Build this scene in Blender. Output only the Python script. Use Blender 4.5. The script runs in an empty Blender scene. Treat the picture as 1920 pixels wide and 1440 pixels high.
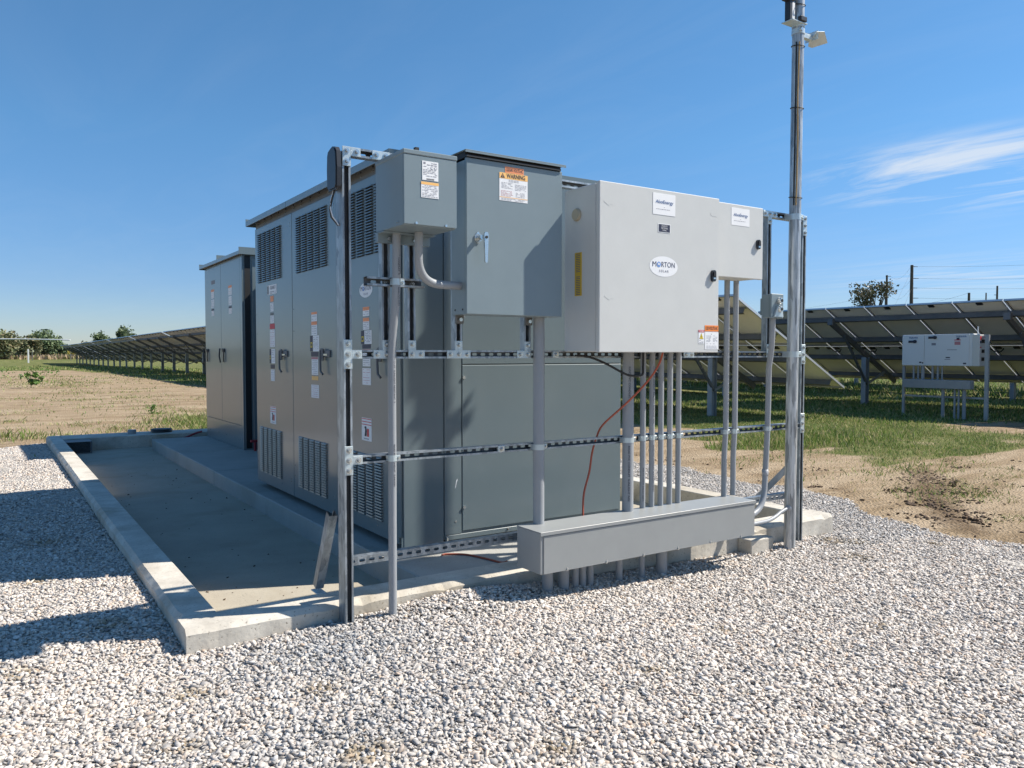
import bpy, math, random
import numpy as np
from mathutils import Vector, Matrix

random.seed(7)
RNG = np.random.default_rng(11)
SC = bpy.context.scene
COL = SC.collection
R = math.radians

# ---------------------------------------------------------------- terrain
def sstep(a, b, t):
    t = np.clip((np.asarray(t, float) - a) / (b - a), 0, 1)
    return t * t * (3 - 2 * t)

def zg(x, y):
    """height of the ground (m); 0 at the left rack post"""
    x = np.asarray(x, float); y = np.asarray(y, float)
    z = .17 * sstep(12, 28, y) * (1 - .7 * sstep(50, 110, y)) + .45 * sstep(118, 150, y)
    near = 1 - sstep(6, 14, np.hypot(x - 2.5, y - 3.5))
    z = z - near * .075 * sstep(1.6, 4.6, x) - (1 - near) * .06
    z = z - .035 * np.exp(-((x - .6) ** 2 + (y - 3.3) ** 2) / .35)
    z = z + near * .012 * np.sin(2.1 * x + 1.3) * np.sin(1.7 * y + .4)
    z = z + (1 - near) * .03 * np.sin(.55 * x + .6) * np.sin(.43 * y)
    return z
def zgf(x, y): return float(zg(x, y))

# ---------------------------------------------------------------- materials
MATS = {}
def mat(name, color=(.5, .5, .5), rough=.5, metal=0., spec=.5, bump=0., bscale=40., cvar=0., cscale=6., coat=0., ior=None, build=None):
    m = bpy.data.materials.new(name); m.use_nodes = True
    nt = m.node_tree; N = nt.nodes; L = nt.links
    b = N['Principled BSDF']
    b.inputs['Base Color'].default_value = (*color, 1)
    b.inputs['Roughness'].default_value = rough
    b.inputs['Metallic'].default_value = metal
    b.inputs['Specular IOR Level'].default_value = spec
    if coat:
        b.inputs['Coat Weight'].default_value = coat
        b.inputs['Coat Roughness'].default_value = .10
    if ior: b.inputs['IOR'].default_value = ior
    if cvar or bump:
        tc = N.new('ShaderNodeTexCoord')
    if cvar:
        n = N.new('ShaderNodeTexNoise'); n.inputs['Scale'].default_value = cscale; n.inputs['Detail'].default_value = 5; n.inputs['Roughness'].default_value = .65
        L.new(tc.outputs['Object'], n.inputs['Vector'])
        mr = N.new('ShaderNodeMapRange'); mr.inputs[1].default_value = .3; mr.inputs[2].default_value = .7
        mr.inputs[3].default_value = 1 - cvar; mr.inputs[4].default_value = 1 + cvar
        L.new(n.outputs['Fac'], mr.inputs[0])
        mx = N.new('ShaderNodeVectorMath'); mx.operation = 'SCALE'
        mx.inputs[0].default_value = color
        L.new(mr.outputs[0], mx.inputs['Scale']); L.new(mx.outputs[0], b.inputs['Base Color'])
    if bump:
        n2 = N.new('ShaderNodeTexNoise'); n2.inputs['Scale'].default_value = bscale; n2.inputs['Detail'].default_value = 4
        L.new(tc.outputs['Object'], n2.inputs['Vector'])
        bp = N.new('ShaderNodeBump'); bp.inputs['Strength'].default_value = bump; bp.inputs['Distance'].default_value = .01
        L.new(n2.outputs['Fac'], bp.inputs['Height']); L.new(bp.outputs[0], b.inputs['Normal'])
    if build: build(nt, N, L, b)
    MATS[name] = m
    return m

def ramp(N, stops, interp='LINEAR'):
    r = N.new('ShaderNodeValToRGB'); cr = r.color_ramp; cr.interpolation = interp
    while len(cr.elements) > 1: cr.elements.remove(cr.elements[-1])
    cr.elements[0].position = stops[0][0]; cr.elements[0].color = (*stops[0][1], 1)
    for p, c in stops[1:]:
        e = cr.elements.new(p); e.color = (*c, 1)
    return r

def attr(N, name):
    a = N.new('ShaderNodeAttribute'); a.attribute_name = name; return a

mat('switchgear_paint', (.138, .178, .192), .32, 0, .5, bump=.010, bscale=2.2, cvar=.05, cscale=1.6, coat=.35)
mat('box_paint', (.190, .240, .262), .34, 0, .5, bump=.01, bscale=7, cvar=.03)
mat('trough_paint', (.29, .30, .295), .36, 0, .5, bump=.015, bscale=6, cvar=.04)
mat('pale_enclosure', (.57, .575, .555), .35, 0, .5, bump=.02, bscale=60, cvar=.025)
mat('dark_gap', (.01, .011, .012), .6)
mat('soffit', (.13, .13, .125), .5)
mat('black_rubber', (.012, .012, .013), .5)
mat('black_plastic', (.02, .022, .028), .38)
mat('pvc', (.285, .30, .315), .42, 0, .5, cvar=.06, cscale=5)
mat('pvc_fitting', (.34, .35, .37), .45, cvar=.05, cscale=9)
mat('print_ink', (.03, .032, .05), .6)
mat('zinc_plate', (.52, .59, .61), .36, .45, .5, cvar=.09, cscale=14, bump=.05, bscale=50)
mat('bolt_zinc', (.62, .64, .63), .25, .85)
mat('orange_cable', (.42, .085, .04), .5)
mat('yellow_cable', (.42, .27, .10), .5)
mat('red_strap', (.25, .02, .03), .6)
mat('white_label', (.78, .79, .80), .5)
mat('grey_print', (.22, .22, .26), .6)
mat('pink_print', (.48, .2, .22), .6)
mat('orange_label', (.86, .25, .045), .5)
mat('salmon_label', (.85, .30, .13), .5)
mat('amber_label', (.88, .50, .16), .5)
mat('red_label', (.55, .03, .05), .5)
mat('yellow_label', (.80, .60, .03), .5)
mat('yellow_strip', (.62, .40, .02), .5)
mat('navy_label', (.014, .018, .05), .5)
mat('blue_logo', (.03, .10, .28), .5)
mat('slate_logo', (.07, .08, .14), .5)
mat('light_blue_logo', (.16, .30, .62), .5)
mat('white_pipe', (.72, .73, .74), .5)
mat('wood_pole', (.09, .07, .06), .8)
mat('wire', (.05, .05, .055), .6)
mat('plug_tan', (.42, .37, .27), .5)
mat('white_inverter', (.66, .68, .70), .4)
mat('glass_panel', (.012, .02, .05), .12, 0, .6)
mat('backsheet', (.90, .87, .81), .55, cvar=.05, cscale=2)
mat('module_frame', (.75, .76, .78), .35, .6)
mat('array_steel', (.33, .35, .37), .5, .35, cvar=.15, cscale=3)
mat('array_beam', (.15, .155, .165), .55, .3, cvar=.15, cscale=2)
mat('bark', (.10, .08, .06), .9)
mat('mud', (.10, .065, .04), .95, cvar=.2, cscale=20)

def _galv(col1, col2, sc, metal=.75, rough=.38, stretch=1.):
    def f(nt, N, L, b):
        tc = N.new('ShaderNodeTexCoord'); mp = N.new('ShaderNodeMapping')
        mp.inputs['Scale'].default_value = (1, 1, stretch)
        L.new(tc.outputs['Object'], mp.inputs[0])
        v = N.new('ShaderNodeTexVoronoi'); v.inputs['Scale'].default_value = sc
        n = N.new('ShaderNodeTexNoise'); n.inputs['Scale'].default_value = sc * .45; n.inputs['Detail'].default_value = 6; n.inputs['Roughness'].default_value = .7
        L.new(mp.outputs[0], v.inputs['Vector']); L.new(mp.outputs[0], n.inputs['Vector'])
        mm = N.new('ShaderNodeMath'); mm.operation = 'MULTIPLY_ADD'; mm.inputs[1].default_value = .35
        L.new(v.outputs['Color'], mm.inputs[0]); L.new(n.outputs['Fac'], mm.inputs[2])
        r = ramp(N, [(.42, col1), (.82, col2)])
        L.new(mm.outputs[0], r.inputs[0]); L.new(r.outputs[0], b.inputs['Base Color'])
        mr = N.new('ShaderNodeMapRange'); mr.inputs[3].default_value = rough - .1; mr.inputs[4].default_value = rough + .12
        L.new(n.outputs['Fac'], mr.inputs[0]); L.new(mr.outputs[0], b.inputs['Roughness'])
        b.inputs['Metallic'].default_value = metal
    return f
mat('strut_inner_shade', (.12, .128, .138), .55, .3)  # inner channel faces: same steel, shade under the lips put into a darker colour
mat('galvanised_strut', build=_galv((.17, .195, .215), (.40, .44, .47), 45, .65, .42, .35))
mat('galvanised_mast', build=_galv((.10, .11, .12), (.56, .58, .59), 70, .5, .38, .10))

def _concrete(c1, c2, dark, sc=3., amt=.8):
    def f(nt, N, L, b):
        tc = N.new('ShaderNodeTexCoord')
        n = N.new('ShaderNodeTexNoise'); n.inputs['Scale'].default_value = sc; n.inputs['Detail'].default_value = 8; n.inputs['Roughness'].default_value = .7
        L.new(tc.outputs['Object'], n.inputs['Vector'])
        r = ramp(N, [(.3, c1), (.7, c2)]); L.new(n.outputs['Fac'], r.inputs[0])
        n3 = N.new('ShaderNodeTexNoise'); n3.inputs['Scale'].default_value = 90; n3.inputs['Detail'].default_value = 3
        L.new(tc.outputs['Object'], n3.inputs['Vector'])
        r3 = ramp(N, [(.30, (0, 0, 0)), (.36, (1, 1, 1))]); L.new(n3.outputs['Fac'], r3.inputs[0])
        n4 = N.new('ShaderNodeTexNoise'); n4.inputs['Scale'].default_value = 1.7; n4.inputs['Detail'].default_value = 9; n4.inputs['Distortion'].default_value = .8
        L.new(tc.outputs['Object'], n4.inputs['Vector'])
        r4 = ramp(N, [(.50, (0, 0, 0)), (.66, (1, 1, 1))]); L.new(n4.outputs['Fac'], r4.inputs[0])
        m1 = N.new('ShaderNodeMix'); m1.data_type = 'RGBA'
        L.new(r3.outputs[0], m1.inputs[0]); m1.inputs[6].default_value = (*dark, 1); L.new(r.outputs[0], m1.inputs[7])
        m2 = N.new('ShaderNodeMix'); m2.data_type = 'RGBA'; 
        mu = N.new('ShaderNodeMath'); mu.operation = 'MULTIPLY'; mu.inputs[1].default_value = amt
        L.new(r4.outputs[0], mu.inputs[0]); L.new(mu.outputs[0], m2.inputs[0]); L.new(m1.outputs[2], m2.inputs[6])
        m2.inputs[7].default_value = (c1[0] * .75, c1[1] * .68, c1[2] * .55, 1)
        L.new(m2.outputs[2], b.inputs['Base Color'])
        bp = N.new('ShaderNodeBump'); bp.inputs['Strength'].default_value = .35; bp.inputs['Distance'].default_value = .006
        n2 = N.new('ShaderNodeTexNoise'); n2.inputs['Scale'].default_value = 45; n2.inputs['Detail'].default_value = 7
        L.new(tc.outputs['Object'], n2.inputs['Vector']); L.new(n2.outputs['Fac'], bp.inputs['Height']); L.new(bp.outputs[0], b.inputs['Normal'])
        b.inputs['Roughness'].default_value = .85
    return f
mat('kerb_concrete', build=_concrete((.40, .365, .31), (.66, .62, .54), (.24, .21, .17), 4.5))
mat('pad_concrete', build=_concrete((.32, .315, .29), (.40, .395, .365), (.22, .21, .19), 2, .35))
mat('floor_concrete', build=_concrete((.34, .30, .235), (.43, .39, .31), (.17, .15, .12), 1.6, .35))

def _stone(nt, N, L, b):
    a = attr(N, 'tint')
    tc = N.new('ShaderNodeTexCoord')
    n = N.new('ShaderNodeTexNoise'); n.inputs['Scale'].default_value = 160; n.inputs['Detail'].default_value = 3
    L.new(tc.outputs['Object'], n.inputs['Vector'])
    mr = N.new('ShaderNodeMapRange'); mr.inputs[1].default_value = .3; mr.inputs[2].default_value = .7; mr.inputs[3].default_value = .82; mr.inputs[4].default_value = 1.12
    L.new(n.outputs['Fac'], mr.inputs[0])
    s = N.new('ShaderNodeVectorMath'); s.operation = 'SCALE'
    L.new(a.outputs['Color'], s.inputs[0]); L.new(mr.outputs[0], s.inputs['Scale']); L.new(s.outputs[0], b.inputs['Base Color'])
    b.inputs['Roughness'].default_value = .75
mat('limestone', build=_stone)

def _leafattr(rough=.55, trans=.25):
    def f(nt, N, L, b):
        a = attr(N, 'tint'); L.new(a.outputs['Color'], b.inputs['Base Color'])
        b.inputs['Roughness'].default_value = rough; b.inputs['Specular IOR Level'].default_value = .25
        t = N.new('ShaderNodeBsdfTranslucent'); L.new(a.outputs['Color'], t.inputs['Color'])
        mx = N.new('ShaderNodeMixShader'); mx.inputs[0].default_value = trans
        L.new(b.outputs[0], mx.inputs[1]); L.new(t.outputs[0], mx.inputs[2])
        L.new(mx.outputs[0], N['Material Output'].inputs[0])
    return f
mat('grass_blades', build=_leafattr())
mat('leaves', build=_leafattr(.5, .2))

def _ground(nt, N, L, b):
    tc = N.new('ShaderNodeTexCoord')
    def noise(sc, det=6, rough=.6, dist=0., vec=None):
        n = N.new('ShaderNodeTexNoise'); n.inputs['Scale'].default_value = sc; n.inputs['Detail'].default_value = det
        n.inputs['Roughness'].default_value = rough; n.inputs['Distortion'].default_value = dist
        L.new(vec or tc.outputs['Object'], n.inputs['Vector']); return n
    def mix(f, a, c):
        m = N.new('ShaderNodeMix'); m.data_type = 'RGBA'
        L.new(f, m.inputs[0])
        for s, i in ((a, 6), (c, 7)):
            if isinstance(s, tuple): m.inputs[i].default_value = (*s, 1)
            else: L.new(s, m.inputs[i])
        return m.outputs[2]
    def mask(name, nz, lo, hi, amt=.55):
        a = attr(N, name)
        m = N.new('ShaderNodeMath'); m.operation = 'MULTIPLY_ADD'; m.inputs[1].default_value = amt
        sb = N.new('ShaderNodeMath'); sb.operation = 'SUBTRACT'; sb.inputs[1].default_value = .5
        L.new(nz.outputs['Fac'], sb.inputs[0]); L.new(sb.outputs[0], m.inputs[0]); L.new(a.outputs['Fac'], m.inputs[2])
        mr = N.new('ShaderNodeMapRange'); mr.inputs[1].default_value = lo; mr.inputs[2].default_value = hi
        L.new(m.outputs[0], mr.inputs[0]); return mr.outputs[0]
    # dirt, stretched a little across the wheel direction
    mp = N.new('ShaderNodeMapping'); mp.inputs['Scale'].default_value = (.35, 1.4, 1); mp.inputs['Rotation'].default_value = (0, 0, .5)
    L.new(tc.outputs['Object'], mp.inputs[0])
    d1 = noise(1.3, 9, .72, .4, mp.outputs[0]); r1 = ramp(N, [(.28, (.17, .12, .07)), (.44, (.30, .22, .135)), (.56, (.39, .30, .20)), (.75, (.47, .37, .26))]); L.new(d1.outputs['Fac'], r1.inputs[0])
    d2 = noise(9, 6, .7, 0., mp.outputs[0]); r2 = ramp(N, [(.34, (1, 1, 1)), (.42, (0, 0, 0))]); L.new(d2.outputs['Fac'], r2.inputs[0])
    m2 = N.new('ShaderNodeMath'); m2.operation = 'MULTIPLY'; m2.inputs[1].default_value = .4; L.new(r2.outputs[0], m2.inputs[0])
    dirt = mix(m2.outputs[0], r1.outputs[0], (.24, .165, .10))
    ra = attr(N, 'rut'); rn = noise(7, 7, .8); rm = N.new('ShaderNodeMath'); rm.operation = 'MULTIPLY_ADD'; rm.inputs[1].default_value = 1.1
    L.new(ra.outputs['Fac'], rm.inputs[0]); rs = N.new('ShaderNodeMath'); rs.operation = 'SUBTRACT'; rs.inputs[1].default_value = .95; L.new(rn.outputs['Fac'], rs.inputs[0]); L.new(rs.outputs[0], rm.inputs[2])
    rr_ = N.new('ShaderNodeMapRange'); rr_.inputs[1].default_value = .0; rr_.inputs[2].default_value = .65; L.new(rm.outputs[0], rr_.inputs[0])
    dirt = mix(rr_.outputs[0], dirt, (.125, .082, .045))
    sn = noise(34, 4, .6); sr = ramp(N, [(.66, (0, 0, 0)), (.70, (1, 1, 1))]); L.new(sn.outputs['Fac'], sr.inputs[0])
    dirt = mix(sr.outputs[0], dirt, (.58, .50, .40))
    # soil under grass
    g1 = noise(1.1, 8, .7); rg = ramp(N, [(.3, (.08, .10, .03)), (.5, (.14, .155, .05)), (.7, (.27, .23, .11))]); L.new(g1.outputs['Fac'], rg.inputs[0])
    gm = mask('grass', noise(1.6, 9, .75), .40, .66, .9)
    c = mix(gm, dirt, rg.outputs[0])
    # gravel bed between the loose stones
    v = N.new('ShaderNodeTexVoronoi'); v.inputs['Scale'].default_value = 42; L.new(tc.outputs['Object'], v.inputs['Vector'])
    sx = N.new('ShaderNodeSeparateColor'); L.new(v.outputs['Color'], sx.inputs[0])
    rv = ramp(N, [(0, (.30, .275, .25)), (.5, (.46, .425, .38)), (1, (.60, .56, .50))]); L.new(sx.outputs[0], rv.inputs[0])
    gv = mask('gravel', noise(5, 5, .7), .42, .55, .5)
    c = mix(gv, c, rv.outputs[0])
    L.new(c, b.inputs['Base Color']); b.inputs['Roughness'].default_value = .95; b.inputs['Specular IOR Level'].default_value = .15
    bp = N.new('ShaderNodeBump'); bp.inputs['Strength'].default_value = .8; bp.inputs['Distance'].default_value = .03
    hb = N.new('ShaderNodeMath'); hb.operation = 'ADD'; nb = noise(22, 7, .75)
    L.new(nb.outputs['Fac'], hb.inputs[0]); L.new(v.outputs['Distance'], hb.inputs[1])
    L.new(hb.outputs[0], bp.inputs['Height']); L.new(bp.outputs[0], b.inputs['Normal'])
mat('terrain', build=_ground)

# ---------------------------------------------------------------- mesh builder
TXT = {}
def text_geo(s, bold=0., align='CENTER', shear=0., space=1.):
    k = (s, bold, align, shear, space)
    if k in TXT: return TXT[k]
    cu = bpy.data.curves.new('tmp', 'FONT'); cu.body = s; cu.size = 1; cu.align_x = align; cu.align_y = 'CENTER'
    cu.offset = bold; cu.shear = shear; cu.space_character = space; cu.resolution_u = 3
    o = bpy.data.objects.new('tmp', cu); COL.objects.link(o)
    bpy.context.view_layer.update()
    dg = bpy.context.evaluated_depsgraph_get()
    me = o.evaluated_get(dg).to_mesh()
    vs = [(v.co.x, v.co.y) for v in me.vertices]; fs = [tuple(p.vertices) for p in me.polygons]
    bpy.data.objects.remove(o); bpy.data.curves.remove(cu)
    TXT[k] = (vs, fs); return TXT[k]

class MB:
    def __init__(s):
        s.v = []; s.f = []; s.m = []; s.sm = []; s.names = []
    def mi(s, name):
        if name not in s.names: s.names.append(name)
        return s.names.index(name)
    def face(s, pts, m, smooth=False):
        n = len(s.v); s.v.extend([tuple(p) for p in pts]); s.f.append(tuple(range(n, n + len(pts)))); s.m.append(s.mi(m)); s.sm.append(smooth)
    def add(s, vs, fs, m, smooth=False):
        n = len(s.v); s.v.extend([tuple(p) for p in vs]); i = s.mi(m)
        for f in fs: s.f.append(tuple(n + k for k in f)); s.m.append(i); s.sm.append(smooth)
    def box(s, x0, x1, y0, y1, z0, z1, m, c=0.):
        if c <= 0:
            vs = [(x, y, z) for x in (x0, x1) for y in (y0, y1) for z in (z0, z1)]
            s.add(vs, [(0, 1, 3, 2), (4, 6, 7, 5), (0, 4, 5, 1), (2, 3, 7, 6), (0, 2, 6, 4), (1, 5, 7, 3)], m); return
        lo = (x0, y0, z0); hi = (x1, y1, z1); idx = {}; vs = []
        for sx in (0, 1):
            for sy in (0, 1):
                for sz in (0, 1):
                    sg = (sx, sy, sz)
                    for a in range(3):
                        p = [0, 0, 0]
                        for k in range(3):
                            e = hi[k] if sg[k] else lo[k]
                            p[k] = e if k == a else (e - c if sg[k] else e + c)
                        idx[(sg, a)] = len(vs); vs.append(tuple(p))
        fs = []
        for a in range(3):
            o1, o2 = [k for k in range(3) if k != a]
            for sd in (0, 1):
                q = []
                for (u, w) in ((0, 0), (1, 0), (1, 1), (0, 1)):
                    sg = [0, 0, 0]; sg[a] = sd; sg[o1] = u; sg[o2] = w; q.append(idx[(tuple(sg), a)])
                fs.append(tuple(q))
        for a in range(3):
            o1, o2 = [k for k in range(3) if k != a]
            for u in (0, 1):
                for w in (0, 1):
                    s0 = [0, 0, 0]; s1 = [0, 0, 0]; s0[o1] = s1[o1] = u; s0[o2] = s1[o2] = w; s1[a] = 1
                    fs.append((idx[(tuple(s0), o1)], idx[(tuple(s1), o1)], idx[(tuple(s1), o2)], idx[(tuple(s0), o2)]))
        for sx in (0, 1):
            for sy in (0, 1):
                for sz in (0, 1): fs.append(tuple(idx[((sx, sy, sz), a)] for a in range(3)))
        s.add(vs, fs, m)
    def tube(s, pts, r, m, n=14, caps=True, radii=None):
        P = [Vector(p) for p in pts]; rings = []
        up = None
        for i, p in enumerate(P):
            d = (P[min(i + 1, len(P) - 1)] - P[max(i - 1, 0)]).normalized()
            if up is None:
                up = Vector((0, 0, 1)) if abs(d.z) < .9 else Vector((1, 0, 0))
            a = (up - d * up.dot(d)).normalized(); b = d.cross(a); up = a
            rr = radii[i] if radii else r
            rings.append([p + (a * math.cos(t) + b * math.sin(t)) * rr for t in [2 * math.pi * k / n for k in range(n)]])
        vs = [q for rg in rings for q in rg]; fs = []
        for i in range(len(P) - 1):
            for k in range(n):
                fs.append((i * n + k, i * n + (k + 1) % n, (i + 1) * n + (k + 1) % n, (i + 1) * n + k))
        s.add(vs, fs, m, True)
        if caps:
            s.face(rings[0][::-1], m); s.face(rings[-1], m)
    def cyl(s, p0, p1, r, m, n=16): s.tube([p0, p1], r, m, n)
    def prism(s, poly, o, u, v, w, h, m):
        """2-D polygon in the (u,v) frame at o, extruded h along w"""
        o = Vector(o); u = Vector(u); v = Vector(v); w = Vector(w)
        A = [o + u * a + v * b for a, b in poly]; B = [p + w * h for p in A]; n = len(A)
        s.face(A[::-1], m); s.face(B, m)
        for i in range(n): s.face([A[i], A[(i + 1) % n], B[(i + 1) % n], B[i]], m)
    def beam(s, p0, p1, w, h, m, up=(0, 0, 1)):
        p0 = Vector(p0); p1 = Vector(p1); d = (p1 - p0); L = d.length; d.normalize()
        u = Vector(up); u = (u - d * u.dot(d)).normalized(); sd = d.cross(u)
        s.prism([(-w / 2, -h / 2), (w / 2, -h / 2), (w / 2, h / 2), (-w / 2, h / 2)], p0, sd, u, d, L, m)
    def text(s, st, o, u, v, size, m, bold=0., align='CENTER', shear=0., width=None, space=1.):
        vs, fs = text_geo(st, bold, align, shear, space)
        o = Vector(o); u = Vector(u); v = Vector(v)
        kx = size
        if width:
            w0 = max(a for a, b in vs) - min(a for a, b in vs); kx = width / w0
        s.add([o + u * (a * kx) + v * (b * size) for a, b in vs], fs, m)
    def build(s, name, parent=None, loc=None):
        me = bpy.data.meshes.new(name); me.from_pydata(s.v, [], s.f)
        for nm in s.names: me.materials.append(MATS[nm])
        me.polygons.foreach_set('material_index', s.m); me.polygons.foreach_set('use_smooth', s.sm)
        me.validate(); me.update()
        o = bpy.data.objects.new(name, me); COL.objects.link(o)
        if parent is not None:
            o.parent = parent; 
            pl = Vector(parent.get('_o', (0, 0, 0)))
            me.transform(Matrix.Translation(-pl))
            o['_o'] = tuple(pl)
        elif loc is not None:
            me.transform(Matrix.Translation(-Vector(loc))); o.location = loc; o['_o'] = tuple(loc)
        return o

def tag(o, label=None, cat=None, group=None, kind=None):
    if label: o['label'] = label
    if cat: o['category'] = cat
    if group: o['group'] = group
    if kind: o['kind'] = kind
    return o
def thing(name, loc, label, cat, group=None):
    o = bpy.data.objects.new(name, None); COL.objects.link(o); o.empty_display_size = .1
    o.location = loc; o['_o'] = tuple(loc)
    return tag(o, label, cat, group)
def copy_tree(o, parent=None):
    c = o.copy(); COL.objects.link(c); c.parent = parent
    for ch in o.children: copy_tree(ch, c)
    return c

X_, Y_, Z_ = Vector((1, 0, 0)), Vector((0, 1, 0)), Vector((0, 0, 1))
FR = {'F': (X_, Z_, -Y_), 'L': (-Y_, Z_, -X_)}      # front face (towards -Y), left face (towards -X)
class Lab:
    """a flat sticker; u,v in metres from its centre"""
    def __init__(s, face, x, y, z, w, h, m, t=.0012):
        s.M = MB(); s.o = Vector((x, y, z)); s.u, s.v, s.n = FR[face]; s.w = w; s.h = h; s.k = 1
        s.M.prism([(-w / 2, -h / 2), (w / 2, -h / 2), (w / 2, h / 2), (-w / 2, h / 2)], s.o, s.u, s.v, s.n, t, m); s.t = t
    def at(s, a, b, lift=1): return s.o + s.u * a + s.v * b + s.n * (s.t + .0006 * lift)
    def rect(s, a, b, w, h, m, lift=1):
        s.M.face([s.at(a - w / 2, b - h / 2, lift), s.at(a + w / 2, b - h / 2, lift), s.at(a + w / 2, b + h / 2, lift), s.at(a - w / 2, b + h / 2, lift)], m)
    def poly(s, pts, m, lift=1): s.M.face([s.at(a, b, lift) for a, b in pts], m)
    def text(s, st, a, b, size, m, lift=2, **k): s.M.text(st, s.at(a, b, lift), s.u, s.v, size, m, **k)
    def lines(s, a, b, w, n, pitch, m='grey_print', th=.0022, seed=1, lift=1):
        rr = random.Random(seed)
        for i in range(n):
            x = -w / 2
            while x < w / 2 - .006:
                l = min(rr.uniform(.006, .02), w / 2 - x)
                if rr.random() < .85: s.rect(a + x + l / 2, b - i * pitch, l, th, m, lift)
                x += l + .003
            
    def done(s, name, parent, label=None):
        o = s.M.build(name, parent)
        if label: o['label'] = label
        return o

# ================================================================ CAMERA, LIGHT
cam = bpy.data.cameras.new('camera'); co = bpy.data.objects.new('camera', cam); COL.objects.link(co)
cam.sensor_width = 36; cam.lens = 36 * 1486 / 1920; cam.clip_start = .05; cam.clip_end = 5000
co.location = (0, 0, 1.27)
YAW, PIT = R(33.5), math.atan(55.5 / 1486)
co.rotation_euler = (math.pi / 2 - PIT, 0, -YAW)
SC.camera = co

SUN_EL = R(46.3); sh = Vector((.928, -.371, 0)).normalized()
sund = Vector((sh.x * math.cos(SUN_EL), sh.y * math.cos(SUN_EL), math.sin(SUN_EL)))
sl = bpy.data.lights.new('sun', 'SUN'); sl.energy = 5.0; sl.angle = R(.53); sl.color = (1, .935, .84)
so = bpy.data.objects.new('sun', sl); COL.objects.link(so); so.rotation_euler = sund.to_track_quat('Z', 'Y').to_euler(); so.location = (10, -5, 12)

w = bpy.data.worlds.new('World'); SC.world = w; w.use_nodes = True
nt = w.node_tree; N = nt.nodes; L = nt.links
bg = N['Background']
sky = N.new('ShaderNodeTexSky'); sky.sky_type = 'NISHITA'; sky.sun_disc = False
sky.sun_elevation = SUN_EL; sky.sun_rotation = math.atan2(sh.x, sh.y)
sky.altitude = 300; sky.air_density = 1.0; sky.dust_density = .15; sky.ozone_density = 4.0
hs = N.new('ShaderNodeHueSaturation'); hs.inputs['Saturation'].default_value = 1.12; hs.inputs['Value'].default_value = 1.
L.new(sky.outputs[0], hs.inputs['Color'])
# thin cirrus
geo = N.new('ShaderNodeTexCoord')
sep = N.new('ShaderNodeSeparateXYZ'); L.new(geo.outputs['Generated'], sep.inputs[0])
zc = N.new('ShaderNodeMath'); zc.operation = 'MAXIMUM'; zc.inputs[1].default_value = .03; L.new(sep.outputs['Z'], zc.inputs[0])
dv = N.new('ShaderNodeVectorMath'); dv.operation = 'DIVIDE'; cz = N.new('ShaderNodeCombineXYZ')
for i in range(3): L.new(zc.outputs[0], cz.inputs[i])
L.new(geo.outputs['Generated'], dv.inputs[0]); L.new(cz.outputs[0], dv.inputs[1])
mp = N.new('ShaderNodeMapping'); mp.inputs['Rotation'].default_value = (0, 0, R(-24)); mp.inputs['Scale'].default_value = (1.1, .30, 1)
L.new(dv.outputs[0], mp.inputs[0])
nz = N.new('ShaderNodeTexNoise'); nz.inputs['Scale'].default_value = 1.7; nz.inputs['Detail'].default_value = 9; nz.inputs['Roughness'].default_value = .62; nz.inputs['Distortion'].default_value = .9
L.new(mp.outputs[0], nz.inputs['Vector'])
cr = ramp(N, [(.44, (0, 0, 0)), (.66, (1, 1, 1))]); L.new(nz.outputs['Fac'], cr.inputs[0])
# the cloud bank hangs in one part of the sky: centre direction + radius
def blob(center, rad, soft, squash):
    sb = N.new('ShaderNodeVectorMath'); sb.operation = 'SUBTRACT'; sb.inputs[1].default_value = center
    nm = N.new('ShaderNodeVectorMath'); nm.operation = 'NORMALIZE'; L.new(geo.outputs['Generated'], nm.inputs[0])
    L.new(nm.outputs[0], sb.inputs[0])
    ml = N.new('ShaderNodeVectorMath'); ml.operation = 'MULTIPLY'; ml.inputs[1].default_value = (1, 1, squash); L.new(sb.outputs[0], ml.inputs[0])
    ln = N.new('ShaderNodeVectorMath'); ln.operation = 'LENGTH'; L.new(ml.outputs[0], ln.inputs[0])
    mr = N.new('ShaderNodeMapRange'); mr.interpolation_type = 'SMOOTHSTEP'; mr.inputs[1].default_value = rad; mr.inputs[2].default_value = rad - soft; mr.inputs[3].default_value = 0; mr.inputs[4].default_value = 1
    L.new(ln.outputs['Value'], mr.inputs[0]); return mr.outputs[0]
def camdir(px, py):
    u = (px - 960) / 1486; v = -(py - 720) / 1486
    s, c, sp, cp = math.sin(YAW), math.cos(YAW), math.sin(PIT), math.cos(PIT)
    return Vector((u * c + s * cp + v * s * sp, -u * s + c * cp + v * c * sp, -sp + v * cp)).normalized()
b1 = blob(camdir(1840, 318), .22, .15, 4.2); b2 = blob(camdir(1850, 515), .22, .20, 7.); b3 = blob(camdir(1400, 500), 1.6, 1.5, 2.)
def mth(op, a, b_, clamp=False):
    m = N.new('ShaderNodeMath'); m.operation = op; m.use_clamp = clamp
    for i, q in enumerate((a, b_)):
        if isinstance(q, (int, float)): m.inputs[i].default_value = q
        else: L.new(q, m.inputs[i])
    return m.outputs[0]
fac = mth('MULTIPLY', cr.outputs[0], mth('ADD', mth('ADD', mth('MULTIPLY', b1, 1.0), mth('MULTIPLY', b2, .45)), mth('MULTIPLY', b3, .05)), True)
fac = mth('MULTIPLY', fac, .72)
hz = ramp(N, [(0, (.60, .64, .78)), (.08, (.58, .66, .83)), (.25, (.72, .90, .95)), (.5, (.86, 1.04, 1.0)), (1, (.92, 1.05, 1.0))]); L.new(sep.outputs['Z'], hz.inputs[0])
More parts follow.
